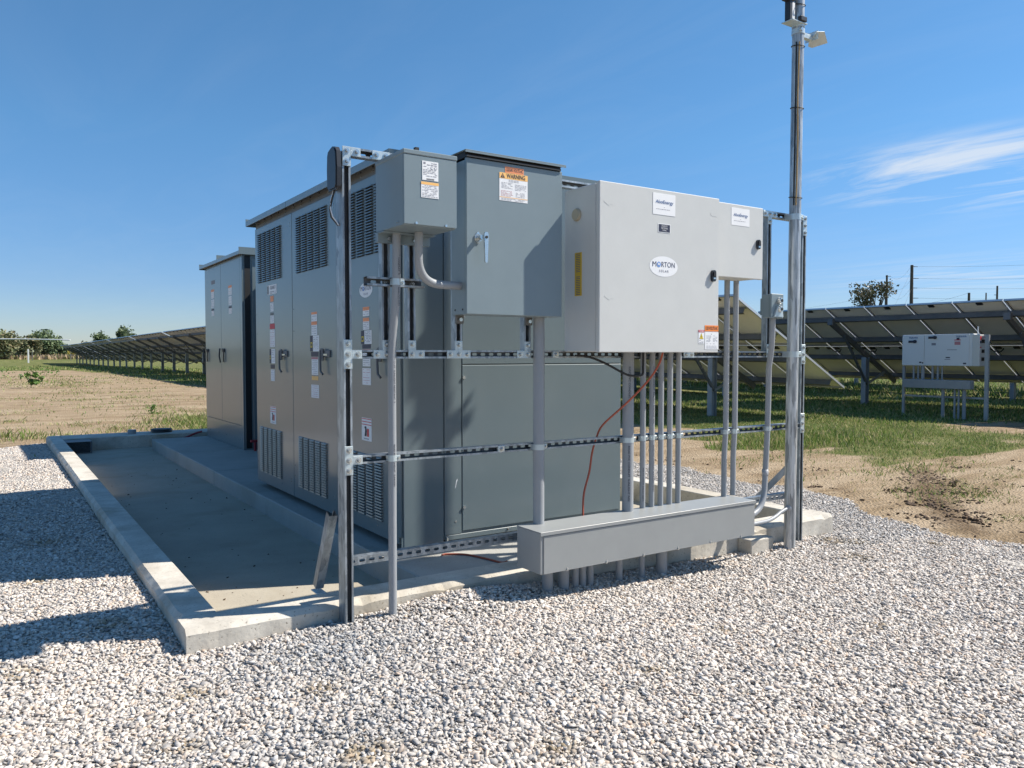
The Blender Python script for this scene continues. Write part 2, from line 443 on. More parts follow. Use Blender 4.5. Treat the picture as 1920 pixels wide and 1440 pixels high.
hm = N.new('ShaderNodeVectorMath'); hm.operation = 'MULTIPLY'; L.new(hs.outputs[0], hm.inputs[0]); L.new(hz.outputs[0], hm.inputs[1])
cm = N.new('ShaderNodeMix'); cm.data_type = 'RGBA'; L.new(fac, cm.inputs[0]); L.new(hm.outputs[0], cm.inputs[6]); cm.inputs[7].default_value = (5.6, 5.9, 6.2, 1)
L.new(cm.outputs[2], bg.inputs[0]); bg.inputs['Strength'].default_value = .092

SC.view_settings.view_transform = 'Standard'; SC.view_settings.look = 'None'; SC.view_settings.exposure = .68; SC.view_settings.gamma = 1
SC.render.engine = 'CYCLES'; SC.cycles.max_bounces = 6; SC.cycles.transparent_max_bounces = 8

# ================================================================ GROUND SHEET
def axis(segs):
    out = []
    for a, b, st in segs:
        n = max(1, int(round((b - a) / st)))
        out += [a + (b - a) * i / n for i in range(n)]
    return np.array(out + [segs[-1][1]])
gx = axis([(-1600, -400, 300), (-400, -60, 40), (-60, -8, 4), (-8, -1.5, .5), (-1.5, 8, .1), (8, 30, .35), (30, 70, 3), (70, 400, 30), (400, 1600, 300)])
gy = axis([(-1500, -300, 300), (-300, -40, 30), (-40, -2, 3), (-2, 1.5, .4), (1.5, 14, .1), (14, 40, .4), (40, 80, 1.5), (80, 150, 4), (150, 400, 30), (400, 1700, 300)])
GX, GY = np.meshgrid(gx, gy)
GZ = zg(GX, GY)
GZ = GZ + np.where((np.hypot(GX, GY) < 60), .012 * np.sin(GX * 7.3 + np.sin(GY * 5)) * np.sin(GY * 6.1 + np.cos(GX * 3)) * (np.hypot(GX - 3, GY - 5) > 3.5), 0)
inside = (GX > .76) & (GX < 5.19) & (GY > 3.66) & (GY < 13.36)
GZ = np.where(inside, -.35, GZ)
nx, ny = len(gx), len(gy)
verts = np.stack([GX, GY, GZ], -1).reshape(-1, 3)
ii = np.arange(nx * ny).reshape(ny, nx)
faces = np.stack([ii[:-1, :-1], ii[:-1, 1:], ii[1:, 1:], ii[1:, :-1]], -1).reshape(-1, 4)
me = bpy.data.meshes.new('ground'); me.from_pydata(verts.tolist(), [], faces.tolist())
def poly_edge(y, pts):
    ys = np.array([p[1] for p in pts]); xs = np.array([p[0] for p in pts]); o = np.argsort(ys); return np.interp(y, ys[o], xs[o])
GE = [(5.6, 0), (5.9, 2.4), (6.0, 3.2), (6.25, 4.0), (6.72, 5.0), (6.74, 7.4), (6.9, 9), (6.3, 12), (6.1, 14.5)]     # right gravel border x(y)
def gravel_mask(x, y):
    r = sstep(-.22, .22, poly_edge(y, GE) + .1 * np.sin(y * 3.1) + .06 * np.sin(y * 7.7) - x)
    top = sstep(-.25, .25, 13.45 - .9 * np.clip(.7 - x, -1, 3) - y + .1 * np.sin(x * 5))
    return r * top * sstep(-7, -6, x) * sstep(-3, -2, y)
GRS = [(24, 1), (19, 4.2), (13, 5.2), (9.4, 5.5), (9.15, 6.3), (9.6, 7.0), (8.8, 7.3), (9.2, 8.6), (10.2, 10.0), (9.9, 13), (8.8, 18), (6.9, 26), (6.5, 36), (6.2, 50), (5.5, 64)]   # right grass border
def grass_mask(x, y):
    e = poly_edge(y, GRS)
    r = sstep(-.9, .9, x - e - .25 * np.sin(y * 2.3) - .35 * np.sin(y * 5.7 + 2 * np.sin(x * 1.9)) - .3 * np.sin(x * 3.3 + 1.5 * np.sin(y * 4.1)))
    far = sstep(62, 75, y + .2 * x)
    left = sstep(-14, -22, x) * .9
    r = r * (1 - .7 * np.clip(np.sin(x * 2.1 + 1.2 * np.sin(y * 1.7)) * np.sin(y * 2.6 + np.sin(x * 1.3)) - .35, 0, 1) * (x < 16))
    # bare strip in front of the inverter rack, weeds in the left dirt
    bare = .75 * np.exp(-((x - 15.6) ** 2 / 3.2 + (y - 7.2) ** 2 / 1.6)) + .85 * np.exp(-((x - 17.5) ** 2 / 10 + (y - 5.6) ** 2 / 1.0))
    weed = .50 * np.exp(-((x - 3.5) ** 2 / .5 + (y - 15.2) ** 2 / 1.6)) + .32 * np.exp(-((x - 2.2) ** 2 / 1.2 + (y - 14.6) ** 2 / .15)) + .22 * np.exp(-((x - .7) ** 2 / .8 + (y - 13.9) ** 2 / .12)) \
        + .25 * np.exp(-((x - 3.8) ** 2 / 3 + (y - 22) ** 2 / 30)) + .24 * sstep(30, 64, y)
    return np.clip(np.maximum.reduce([r - bare, far, left, weed]), 0, 1)
def seg_d(x, y, pts):
    d = np.full(np.shape(x), 1e9)
    for (ax, ay), (bx_, by_) in zip(pts[:-1], pts[1:]):
        t = np.clip(((x - ax) * (bx_ - ax) + (y - ay) * (by_ - ay)) / ((bx_ - ax) ** 2 + (by_ - ay) ** 2), 0, 1)
        d = np.minimum(d, np.hypot(x - ax - t * (bx_ - ax), y - ay - t * (by_ - ay)))
    return d
def rut_mask(x, y):
    r = .9 * np.exp(-(seg_d(x, y, [(15.2, 8.8), (13.1, 7.0), (12.4, 6.0), (12.3, 5.3), (12.6, 4.0)]) / .22) ** 2)
    r = r + .6 * np.exp(-(seg_d(x, y, [(16.0, 8.0), (14.6, 6.9), (14.0, 5.9), (14.0, 4.0)]) / .22) ** 2)
    r = r + .9 * np.exp(-(seg_d(x, y, [(9.05, 5.0), (8.2, 4.5), (7.4, 4.0), (6.65, 3.45), (6.25, 3.1)]) / .24) ** 2)
    r = r + .55 * np.exp(-(seg_d(x, y, [(6.9, 4.9), (7.2, 6.0), (7.3, 7.5), (7.5, 10)]) / .30) ** 2) + .4 * np.exp(-(seg_d(x, y, [(6.6, 4.2), (7.6, 5.2), (8.2, 6.2)]) / .12) ** 2)
    r = r + .35 * np.exp(-(seg_d(x, y, [(-3, 16.5), (2, 16.9), (8, 17.5)]) / .35) ** 2) + .3 * np.exp(-(seg_d(x, y, [(-3, 18.4), (2, 18.9), (8, 19.5)]) / .35) ** 2)
    return np.clip(r, 0, 1)
vx, vy = verts[:, 0], verts[:, 1]
for nm, fn in (('gravel', gravel_mask), ('grass', grass_mask), ('rut', rut_mask)):
    a = me.attributes.new(nm, 'FLOAT', 'POINT'); a.data.foreach_set('value', np.asarray(fn(vx, vy), np.float32))
me.materials.append(MATS['terrain']); me.polygons.foreach_set('use_smooth', [True] * len(me.polygons)); me.update()
g = bpy.data.objects.new('ground', me); COL.objects.link(g); tag(g, kind='structure')

# ---------------------------------------------------------------- gravel stones (one countless mass)
PH = (1 + 5 ** .5) / 2
ICO = np.array([(-1, PH, 0), (1, PH, 0), (-1, -PH, 0), (1, -PH, 0), (0, -1, PH), (0, 1, PH), (0, -1, -PH), (0, 1, -PH), (PH, 0, -1), (PH, 0, 1), (-PH, 0, -1), (-PH, 0, 1)]); ICO /= np.linalg.norm(ICO[0])
ICF = np.array([(0, 11, 5), (0, 5, 1), (0, 1, 7), (0, 7, 10), (0, 10, 11), (1, 5, 9), (5, 11, 4), (11, 10, 2), (10, 7, 6), (7, 1, 8), (3, 9, 4), (3, 4, 2), (3, 2, 6), (3, 6, 8), (3, 8, 9), (4, 9, 5), (2, 4, 11), (6, 2, 10), (8, 6, 7), (9, 8, 1)])
def rotm(n):
    q = RNG.normal(size=(n, 4)); q /= np.linalg.norm(q, axis=1, keepdims=True)
    a, b, c, d = q.T
    return np.stack([np.stack([1 - 2 * (c * c + d * d), 2 * (b * c - a * d), 2 * (b * d + a * c)], -1),
                     np.stack([2 * (b * c + a * d), 1 - 2 * (b * b + d * d), 2 * (c * d - a * b)], -1),
                     np.stack([2 * (b * d - a * c), 2 * (c * d + a * b), 1 - 2 * (b * b + c * c)], -1)], 1)
def stone_field(spots, sizes, zoff, name):
    n = len(spots)
    V = ICO[None] * RNG.uniform(.55, 1.28, (n, 12, 1))
    V = V * np.stack([RNG.uniform(.9, 1.7, n), RNG.uniform(.65, 1.1, n), RNG.uniform(.28, .68, n)], -1)[:, None, :]
    # a random tilt, mostly lying flat
    az = RNG.uniform(0, 2 * np.pi, n); tl = np.abs(RNG.normal(0, .55, n)); ta = RNG.uniform(0, 2 * np.pi, n)
    c_, s_ = np.cos(az), np.sin(az); V = np.stack([V[..., 0] * c_[:, None] - V[..., 1] * s_[:, None], V[..., 0] * s_[:, None] + V[..., 1] * c_[:, None], V[..., 2]], -1)
    ax = np.stack([np.cos(ta), np.sin(ta), np.zeros(n)], -1)[:, None, :]; ct, st_ = np.cos(tl)[:, None, None], np.sin(tl)[:, None, None]
    V = V * ct + np.cross(np.broadcast_to(ax, V.shape), V) * st_ + ax * (V * ax).sum(-1, keepdims=True) * (1 - ct)
    V = V * sizes[:, None, None] * .5
    P = np.stack([spots[:, 0], spots[:, 1], zg(spots[:, 0], spots[:, 1]) + zoff], -1)
    V = (V + P[:, None, :]).reshape(-1, 3)
    Fc = (ICF[None] + (np.arange(n) * 12)[:, None, None]).reshape(-1, 3)
    me = bpy.data.meshes.new(name)
    me.vertices.add(len(V)); me.vertices.foreach_set('co', V.ravel().astype(np.float32))
    me.loops.add(len(Fc) * 3); me.loops.foreach_set('vertex_index', Fc.ravel().astype(np.int32))
    me.polygons.add(len(Fc)); me.polygons.foreach_set('loop_start', (np.arange(len(Fc)) * 3).astype(np.int32)); me.polygons.foreach_set('loop_total', np.full(len(Fc), 3, np.int32))
    me.update(calc_edges=True)
    pal = .92 * np.array([1.0, .985, .975]) * np.array([(.60, .555, .50), (.68, .625, .555), (.50, .47, .44), (.36, .345, .33), (.66, .56, .47), (.48, .42, .37), (.78, .74, .69), (.24, .225, .215), (.56, .44, .34), (.58, .55, .52)])
    wts = np.array([.20, .17, .17, .08, .09, .09, .10, .03, .03, .04])
    ci = RNG.choice(len(pal), n, p=wts)
    # patches of greyer stone
    c = pal[ci] * RNG.uniform(.88, 1.1, (n, 1))
    gx_, gy_ = spots[:, 0], spots[:, 1]
    grey = np.exp(-((gx_ - 1.25) ** 2 / .25 + (gy_ - 3.25) ** 2 / .12)) + .7 * np.exp(-((gx_ - 1.0) ** 2 / .5 + (gy_ - 2.5) ** 2 / .1)) + .5 * (gx_ > 4.9) * (gy_ > 3.2)
    grey = np.clip(grey, 0, 1)[:, None] * (RNG.random((n, 1)) < .75)
    c = c * (1 - grey * .30) + (c.mean(-1, keepdims=True) - c) * grey * .7
    # stones stained by trodden-in soil
    soil = np.zeros(n)
    for (a_, b_, r_) in ((1.03, 2.88, .07), (.62, 3.16, .08), (.50, 2.75, .07), (.98, 2.32, .09), (.08, 3.68, .07), (.45, 4.1, .08), (4.98, 3.42, .10), (4.75, 3.05, .09), (5.15, 3.3, .08), (2.2, 2.3, .06), (2.9, 2.55, .05), (1.5, 2.0, .07), (3.6, 2.2, .05), (5.6, 3.0, .07), (.3, 6.2, .12), (.2, 5.1, .1)):
        soil += np.exp(-((gx_ - a_) ** 2 + (gy_ - b_) ** 2) / (r_ * r_))
    soil = (np.clip(soil * .9, 0, .8)[:, None]) * (RNG.random((n, 1)) < .55)
    c = c * (1 - soil) + np.array([.27, .20, .11]) * soil * RNG.uniform(.6, 1.4, (n, 1))
    C = np.ones((n, 12, 4), np.float32); C[:, :, :3] = c[:, None, :]
    ca = me.color_attributes.new('tint', 'FLOAT_COLOR', 'POINT'); ca.data.foreach_set('color', C.ravel())
    me.materials.append(MATS['limestone'])
    o = bpy.data.objects.new(name, me); COL.objects.link(o); return o

def in_kerb(x, y, pad=0.): return (x > .69 - pad) & (x < 5.25 + pad) & (y > 3.585 - pad) & (y < 13.45 + pad)
def scatter(x0, x1, y0, y1, dens, s0, s1):
    n = int((x1 - x0) * (y1 - y0) * dens)
    p = np.stack([RNG.uniform(x0, x1, n), RNG.uniform(y0, y1, n)], -1)
    keep = ~in_kerb(p[:, 0], p[:, 1], .004)
    keep &= RNG.random(n) < sstep(.25, .6, gravel_mask(p[:, 0], p[:, 1]))
    p = p[keep]
    return p, s0 + (s1 - s0) * RNG.beta(1.3, 3.0, len(p))
SP = []
# inside the view wedge of the photograph plus a margin
def wedge(p, s, m=.5):
    x, y = p[:, 0], p[:, 1]
    k = (y > .437 * x - m) & (x > .011 * y - m) 
    return p[k], s[k]
SP.append(wedge(*scatter(-.6, 5.0, .8, 3.6, 9200, .010, .034)))
SP.append(wedge(*scatter(-.6, .72, 3.6, 6.0, 8000, .010, .034)))
SP.append(wedge(*scatter(5.0, 7.4, 2.0, 6.0, 5600, .012, .030)))
SP.append(wedge(*scatter(-.6, .72, 6.0, 13.9, 3600, .016, .032)))
SP.append(wedge(*scatter(5.2, 7.4, 6.0, 9.5, 3000, .015, .030)))
pts = np.concatenate([a for a, b in SP]); szs = np.concatenate([b for a, b in SP])
zo = RNG.uniform(-.003, .005, len(pts)) + szs * .10
# a low heap of stones against the kerb below the rack
hp = .05 * np.exp(-((pts[:, 0] - 2.05) ** 2 / .16 + (pts[:, 1] - 3.5) ** 2 / .02)) + .028 * np.exp(-((pts[:, 0] - 4.75) ** 2 / .3 + (pts[:, 1] - 3.5) ** 2 / .02))
st = stone_field(pts, szs, zo + hp, 'gravel'); tag(st, 'pale crushed limestone gravel around the concrete kerb', kind='stuff')
print('stones', len(pts))

# ================================================================ CONCRETE
KX0, KX1, KY0, KY1, KZ, FZ = .69, 5.25, 3.585, 13.34, .08, -.10
M = MB()
ch = .024
# ring kerb made of four chamfered runs butted end to end
def kerb_run(M, pts, inward):
    """pts: outer line a->b ; cross-section with chamfered outer top edge"""
def run(M, a, b, n_out, wdt, m='kerb_concrete'):
    a = Vector(a); b = Vector(b); n = Vector(n_out)
    d = (b - a); Ln = d.length; d.normalize(); k = max(2, int(Ln / .045)); prof0 = [(0, -.4), (0, KZ - ch), (-ch, KZ), (-wdt + .006, KZ), (-wdt, KZ - .006), (-wdt, FZ - .1)]
    rr = random.Random(int(Ln * 100)); rings = []
    for i in range(k + 1):
        j = [rr.uniform(-.0015, .0015) for _ in range(4)]
        chip = rr.uniform(.003, .011) if rr.random() < .10 else 0
        if i in (0, k): j = [0] * 4; chip = 0
        pr = [(0, -.4), (0 + j[0], KZ - ch - chip + j[1]), (-ch - chip + j[2], KZ + j[3] * .5), (-wdt + .006, KZ), (-wdt, KZ - .006), (-wdt, FZ - .1)]
        rings.append([a + d * (Ln * i / k) + n * p + Z_ * q for p, q in pr])
    vs = [q for r in rings for q in r]; fs = []
    for i in range(k):
        for q in range(5): fs.append((i * 6 + q, i * 6 + q + 1, (i + 1) * 6 + q + 1, (i + 1) * 6 + q))
    M.add(vs, fs, m); M.face(rings[0], m); M.face(rings[-1][::-1], m)
run(M, (KX0, KY0, 0), (KX1, KY0, 0), (0, -1, 0), .20)
run(M, (KX0, KY1, 0), (KX0, KY0 + .2, 0), (-1, 0, 0), .175)
run(M, (KX1, KY0 + .2, 0), (KX1, KY1, 0), (1, 0, 0), .19)
run(M, (KX1 - .19, KY1, 0), (KX0 + .175, KY1, 0), (0, 1, 0), .60)
# left end of the front run: chamfer its short outer side
M.box(KX0 + .000, KX0 + .02, KY0 + .199, KY0 + .2, -.3, KZ - .03, 'kerb_concrete')
k = M.build('concrete_kerb'); tag(k, 'pale concrete kerb around the equipment basin, chamfered edges', kind='structure')
M = MB()
M.face([(KX0 + .1, KY0 + .1, FZ), (KX1 - .1, KY0 + .1, FZ), (KX1 - .1, KY1 - .1, FZ), (KX0 + .1, KY1 - .1, FZ)], 'floor_concrete')
f = M.build('basin_floor'); tag(f, 'stained concrete floor of the basin inside the kerb', kind='structure')
M = MB()
PX0, PX1, PY0, PY1 = 1.955, 4.08, KY0 + .203, 12.36
PZ = .05
ys = [PY0, 8.6, 10.45, 11.35, PY1]
for i in range(4):
    M.box(PX0, PX1, ys[i] + (.003 if i else 0), ys[i + 1] - .003, -.2, PZ, 'pad_concrete', .008)
p = M.build('concrete_pad'); tag(p, 'raised concrete pad carrying the grey cabinets', kind='structure')
M = MB(); M.box(4.20, 4.43, 3.47, 3.584, -.25, .035, 'kerb_concrete', .006)
b_ = M.build('concrete_block'); tag(b_, 'small square concrete block against the front kerb by the mast', 'block')

# ================================================================ STRUT CHANNEL
SW = .0413
def channel(M, o, u, v, w, L_, m='galvanised_strut', slots=True):
    """u = length, v = width direction, w = open side direction; o = centre of the web at the start"""
    o = Vector(o); u = Vector(u); v = Vector(v); w = Vector(w); h = SW / 2; D = SW
    P = lambda a, b, c: o + u * a + v * b + w * c
    def quad(a0, a1, b0, c0, b1, c1): M.face([P(a0, b0, c0), P(a1, b0, c0), P(a1, b1, c1), P(a0, b1, c1)], m)
    quad(0, L_, -h, 0, -h, D); quad(0, L_, h, 0, h, D)
    quad(0, L_, -h, D, -h + .0095, D); quad(0, L_, h, D, h - .0095, D)
    quad(0, L_, -h + .0095, D, -h + .0095, D - .007); quad(0, L_, h - .0095, D, h - .0095, D - .007)
    t = .0026
    m, m0 = 'strut_inner_shade', m
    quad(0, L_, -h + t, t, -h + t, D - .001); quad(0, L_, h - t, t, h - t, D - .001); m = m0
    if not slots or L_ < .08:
        quad(0, L_, -h, 0, h, 0); m = 'strut_inner_shade'; quad(0, L_, -h + t, t, h - t, t); return
    pitch = .0508; n = int(L_ / pitch); rem = (L_ - n * pitch) / 2
    for lv in (0, t):
        hh = h - lv; m = 'strut_inner_shade' if lv else m0
        if rem > .001:
            quad(0, rem, -hh, lv, hh, lv); quad(L_ - rem, L_, -hh, lv, hh, lv)
        a, c, b, d = .0143, .0036, .0070, .0105; Pp = pitch / 2
        for i in range(n):
            x = rem + pitch * (i + .5)
            F = lambda pts: M.face([P(x + p, q, lv) for p, q in pts], m)
            for sx in (1, -1):
                F([(sx * a, -c), (sx * Pp, -c), (sx * Pp, c), (sx * a, c)])
                for sy in (1, -1):
                    F([(sx * a, sy * c), (sx * Pp, sy * c), (sx * Pp, sy * hh), (sx * d, sy * hh), (sx * d, sy * b)])
            for sy in (1, -1): F([(d, sy * b), (d, sy * hh), (-d, sy * hh), (-d, sy * b)])

def hexbolt(M, x, y, z, r=.0085):
    M.cyl((x, y, z), (x, y - .0022, z), .0138, 'bolt_zinc', 18)
    M.cyl((x, y - .0022, z), (x, y - .0045, z), .0100, 'array_steel', 14)
    M.tube([(x, y - .0045, z), (x, y - .0115, z)], .0082, 'bolt_zinc', 6)
    M.cyl((x, y - .0115, z), (x, y - .0150, z), .0048, 'bolt_zinc', 10)
def bracket(M, rects, holes, y=3.494, t=.0055, m='zinc_plate'):
    for (x0, x1, z0, z1) in rects: M.box(x0, x1, y - t, y - .0002, z0, z1, m, .0012)
    for (x, z) in holes: hexbolt(M, x, y - t, z)

YF = 3.494
RACK_O = (1.3975, 3.535, 0)
rack = thing('strut_rack', RACK_O, 'tall galvanised strut frame with slotted rails carrying the grey boxes', 'frame')
def part(M, name, parent, label=None):
    o = M.build(name, parent)
    if label: o['label'] = label
    return o
for xp, z1, zb in ((1.3975, 2.205, -.25), (4.7455, 2.22, -.3)):
    M = MB()
    channel(M, (xp, YF + SW, zb), Z_, X_, -Y_, z1 - zb); channel(M, (xp, YF + SW + .0006, zb), Z_, X_, Y_, z1 - zb)
    part(M, 'post', rack)
XL, XR = 1.4185, 4.7245
for i, zc_ in enumerate((2.206, 1.2705, .7735)):
    M = MB(); segs = [(XL, 2.225), (2.2265, XR)] if i == 2 else [(XL, XR)]
    for a, b in segs: channel(M, (a, YF + SW, zc_), X_, Z_, -Y_, b - a)
    part(M, 'rail', rack)
M = MB(); channel(M, (XL - .01, YF + 2 * SW + .002, .272), X_, Z_, Y_, XR - XL + .02); part(M, 'rail', rack)
UPR = [1.5925, 1.7275, 1.9885, 2.4115, 2.80, 3.38, 3.62, 4.3755]
z0u, z1u = 1.2705 + SW / 2, 2.206 - SW / 2
for x in UPR:
    M = MB(); channel(M, (x, YF + SW, z0u), Z_, X_, -Y_, z1u - z0u); part(M, 'upright', rack)

h = SW / 2
def brk(rects, holes): 
    M = MB(); bracket(M, rects, holes); part(M, 'bracket', rack)
px = 1.3975
z = 2.206
brk([(px - h, px + h, z - .068 - h + .02, z + h), (px + h, px + h + .048, z - h, z + h)], [(px, z), (px + .048, z), (px, z - .048)])
brk([(1.5925 - .068, 1.5925 + h, z - h, z + h), (1.5925 - h, 1.5925 + h, z - .068, z - h)], [(1.5925 - .048, z), (1.5925, z), (1.5925, z - .048)])
for z in (1.2705, .7735):
    brk([(px - h, px + h, z - .068, z + .068), (px + h, px + h + .048, z - h, z + h)], [(px, z), (px + .048, z), (px, z + .048), (px, z - .048)])
z = 1.2705
brk([(1.5925 - .068, 1.5925 + h, z - h, z + h), (1.5925 - h, 1.5925 + h, z + h, z + .068)], [(1.5925, z), (1.5925 - .048, z), (1.5925, z + .048)])
brk([(1.7275 - h, 1.7275 + .068, z - h, z + h), (1.7275 - h, 1.7275 + h, z + h, z + .068)], [(1.7275, z), (1.7275 + .048, z), (1.7275, z + .048)])
brk([(1.9885 - .068, 1.9885 + .068, z - h, z + h), (1.9885 - h, 1.9885 + h, z + h, z + .068)], [(1.9885, z), (1.9885 + .048, z), (1.9885 - .048, z), (1.9885, z + .048)])
brk([(2.4115 - .068, 2.4115 + h, z - h, z + h), (2.4115 - h, 2.4115 + h, z + h, z + .068)], [(2.4115, z), (2.4115 - .048, z), (2.4115, z + .048)])
brk([(3.60 - h, 3.60 + .068, z - h, z + h)], [(3.60, z), (3.648, z)])
brk([(4.3755 - h, 4.3755 + h, z - h, z + .068)], [(4.3755, z), (4.3755, z + .048)])
z = 2.206
brk([(4.3755 - .068, 4.3755 + .068, z - h, z + h), (4.3755 - h, 4.3755 + h, z - .068, z - h)], [(4.3755, z), (4.3755 + .048, z), (4.3755 - .048, z), (4.3755, z - .048)])
for z in (2.16, 1.2705, .79): brk([(4.7455 - h, 4.7455 + h, z - .068, z + .068)], [(4.7455, z), (4.7455, z + .048), (4.7455, z - .048)])
# spring nuts showing in the rails
for x, z in ((2.245, .7735), (2.60, 1.2705)): 
    M = MB(); M.box(x - .02, x + .02, YF - .004, YF + .012, z - .017, z + .017, 'zinc_plate', .002); hexbolt(M, x, YF - .004, z); part(M, 'nut_plate', rack)
# feet braces from post to kerb
for xa, xb, yb, zt in ((1.362, 1.362, 3.80, .50), (4.78, 4.60, 3.86, .46)):
    M = MB(); d = Vector((xb - xa, yb - 3.60, KZ + .02 - zt)); 
    u = d.normalized(); v = X_ if abs(u.x) < .2 else Vector((-u.y, u.x, 0)).normalized(); wv = u.cross(v).normalized()
    if wv.y < 0: wv = -wv
    channel(M, (xa, 3.60, zt), u, v, wv, d.length, slots=False)
    M.box(xb - .024, xb + .024, yb - .03, yb + .06, KZ, KZ + .006, 'zinc_plate', .001); M.cyl((xb, yb + .03, KZ + .006), (xb, yb + .03, KZ + .03), .009, 'bolt_zinc', 8)
    part(M, 'brace', rack)
# short cross strut that holds the conduit under the left box
M = MB(); channel(M, (1.478, 3.4935, 1.612), X_, Z_, -Y_, .30); 
part(M, 'cross_strut', rack)
for x in (1.5925, 1.7275):
    M = MB(); hexbolt(M, x, 3.490, 1.612); part(M, 'bolt', rack)

def clamp(x, yc, z, r, ybase=YF):
    """two-piece conduit clamp: strap round the pipe with a bolt on the right"""
    M = MB(); n = 10; rr = r + .0016
    for k_ in range(n):
        a0 = math.pi * k_ / n; a1 = math.pi * (k_ + 1) / n
        p = [(x - rr * math.cos(a), yc - rr * math.sin(a)) for a in (a0, a1)]
        M.face([(p[0][0], p[0][1], z - .015), (p[1][0], p[1][1], z - .015), (p[1][0], p[1][1], z + .015), (p[0][0], p[0][1], z + .015)], 'zinc_plate')
    M.box(x - rr - .001, x - rr + .001, yc, ybase, z - .015, z + .015, 'zinc_plate')
    M.box(x + rr - .001, x + rr + .001, yc, ybase, z - .015, z + .015, 'zinc_plate')
    M.box(x + rr, x + rr + .020, yc - .003, yc, z - .012, z + .012, 'zinc_plate', .0008)
    M.cyl((x + rr + .010, yc - .003, z), (x + rr + .010, yc - .011, z), .007, 'bolt_zinc', 6)
    M.cyl((x + rr + .010, yc - .011, z), (x + rr + .010, yc - .016, z), .004, 'bolt_zinc', 8)
    part(M, 'pipe_clamp', rack)

# ================================================================ BOXES ON THE RACK
def label_micro(face, x, y, z, w, h, m, parent, head=None, n=6, seed=1, hm=.22, ink='grey_print', name='label'):
    Lb = Lab(face, x, y, z, w, h, m)
    top = h / 2
    if head: Lb.rect(0, h / 2 - h * hm / 2, w, h * hm, head); top -= h * hm
    pitch = (top + h / 2 - .006) / max(n, 1)
    Lb.lines(0, top - pitch * .6, w * .82, n, pitch, ink, min(.0028, pitch * .4), seed)
    return Lb.done(name, parent)

# ---- A: small junction box, top left
bx = thing('junction_box', (1.674, YF, 1.84), 'small dark grey screw-cover box at the top left of the rack', 'electrical box')
M = MB(); M.box(1.541, 1.807, 3.198, YF - .001, 1.842, 2.166, 'box_paint', .003)
part(M, 'body', bx)
M = MB(); M.box(1.538, 1.810, 3.186, YF - .001, 2.153, 2.174, 'box_paint', .003); M.box(1.541, 1.807, 3.1885, 3.1975, 1.846, 2.1525, 'box_paint', .002)
for x in (1.60, 1.75): M.cyl((x, 3.1885, 1.853), (x, 3.183, 1.853), .006, 'bolt_zinc', 8)
M.cyl((1.7, 3.27, 2.174), (1.7, 3.27, 2.19), .012, 'dark_gap', 10)
part(M, 'cover', bx)
M = MB(); M.box(1.538, 1.812, 3.462, YF - .002, 1.795, 1.841, 'box_paint', .001); M.box(1.538, 1.812, 3.40, 3.4615, 1.836, 1.8415, 'box_paint', .001)
for x in (1.5925, 1.7275): M.cyl((x, 3.462, 1.815), (x, 3.452, 1.815), .009, 'bolt_zinc', 8)
for y in (3.24, 3.26): M.cyl((1.541, y, 1.86), (1.537, y, 1.86), .004, 'bolt_zinc', 8)
part(M, 'mounting_flange', bx)
Lb = Lab('F', 1.671, 3.188, 2.0895, .081, .085, 'white_label'); Lb.rect(-.029, .033, .010, .009, 'grey_print'); Lb.lines(.008, .034, .05, 2, .008, th=.003, seed=2)
for x in (.008, .027):
    Lb.poly([(x + .007 * math.cos(a), .014 + .007 * math.sin(a)) for a in [k_ * .524 for k_ in range(12)]], 'grey_print'); Lb.poly([(x + .0048 * math.cos(a), .014 + .0048 * math.sin(a)) for a in [k_ * .524 for k_ in range(12)]], 'white_label', 2)
Lb.lines(-.02, .018, .028, 2, .006, th=.002, seed=5); Lb.lines(0, .004, .072, 5, .0068, th=.0022, seed=3)
for k_ in range(16): Lb.rect(-.018 + k_ * .0024, -.037, .0012 if k_ % 3 else .0018, .007, 'print_ink')
Lb.done('data_label', bx)
Lb = Lab('F', 1.669, 3.188, 2.0045, .088, .070, 'white_label'); Lb.rect(0, .029, .088, .012, 'amber_label'); Lb.lines(0, .018, .078, 8, .0068, 'grey_print', .0020, 8); Lb.done('warning_label', bx)

# ---- B: disconnect panel with lever handle and rain cap
bx = thing('disconnect_panel', (2.236, YF, 1.466), 'tall dark grey panel with a chrome lever handle and orange warning label', 'electrical panel')
M = MB(); M.box(1.948, 2.523, 3.358, YF - .001, 1.466, 2.213, 'box_paint', .002)
for y in (3.38, 3.455): M.cyl((1.948, y, 1.49), (1.9465, y, 1.49), .005, 'dark_gap', 8)
for x in (1.9885, 2.4115):
    M.box(x - .022, x + .022, 3.478, YF - .0005, 1.425, 1.466, 'soffit', .001); M.cyl((x, 3.478, 1.445), (x, 3.466, 1.445), .010, 'bolt_zinc', 8)
part(M, 'body', bx)
M = MB(); M.box(1.946, 2.526, 3.340, 3.3565, 1.466, 2.222, 'box_paint', .003)
for x0, z0_ in ((2.04, 1.715), (2.06, 1.70)): pass
part(M, 'door', bx)
M = MB(); M.box(1.934, 2.540, 3.325, YF, 2.252, 2.256, 'box_paint', .001); M.box(1.934, 2.540, 3.325, 3.328, 2.243, 2.252, 'box_paint')
M.box(1.945, 2.522, 3.350, YF - .001, 2.2225, 2.251, 'dark_gap'); M.box(1.944, 2.510, 3.330, 3.346, 2.2235, 2.2325, 'black_rubber')
part(M, 'rain_cap', bx)
M = MB()   # lever handle
M.prism([(0.015 * math.cos(a) * (1.35 if abs(math.sin(a)) < .5 else .8), .030 * math.sin(a)) for a in [k_ * .3927 for k_ in range(16)]], (2.010, 3.3395, 1.838), X_, Z_, -Y_, .004, 'bolt_zinc')
M.cyl((2.012, 3.335, 1.838), (2.012, 3.300, 1.838), .012, 'bolt_zinc', 16)
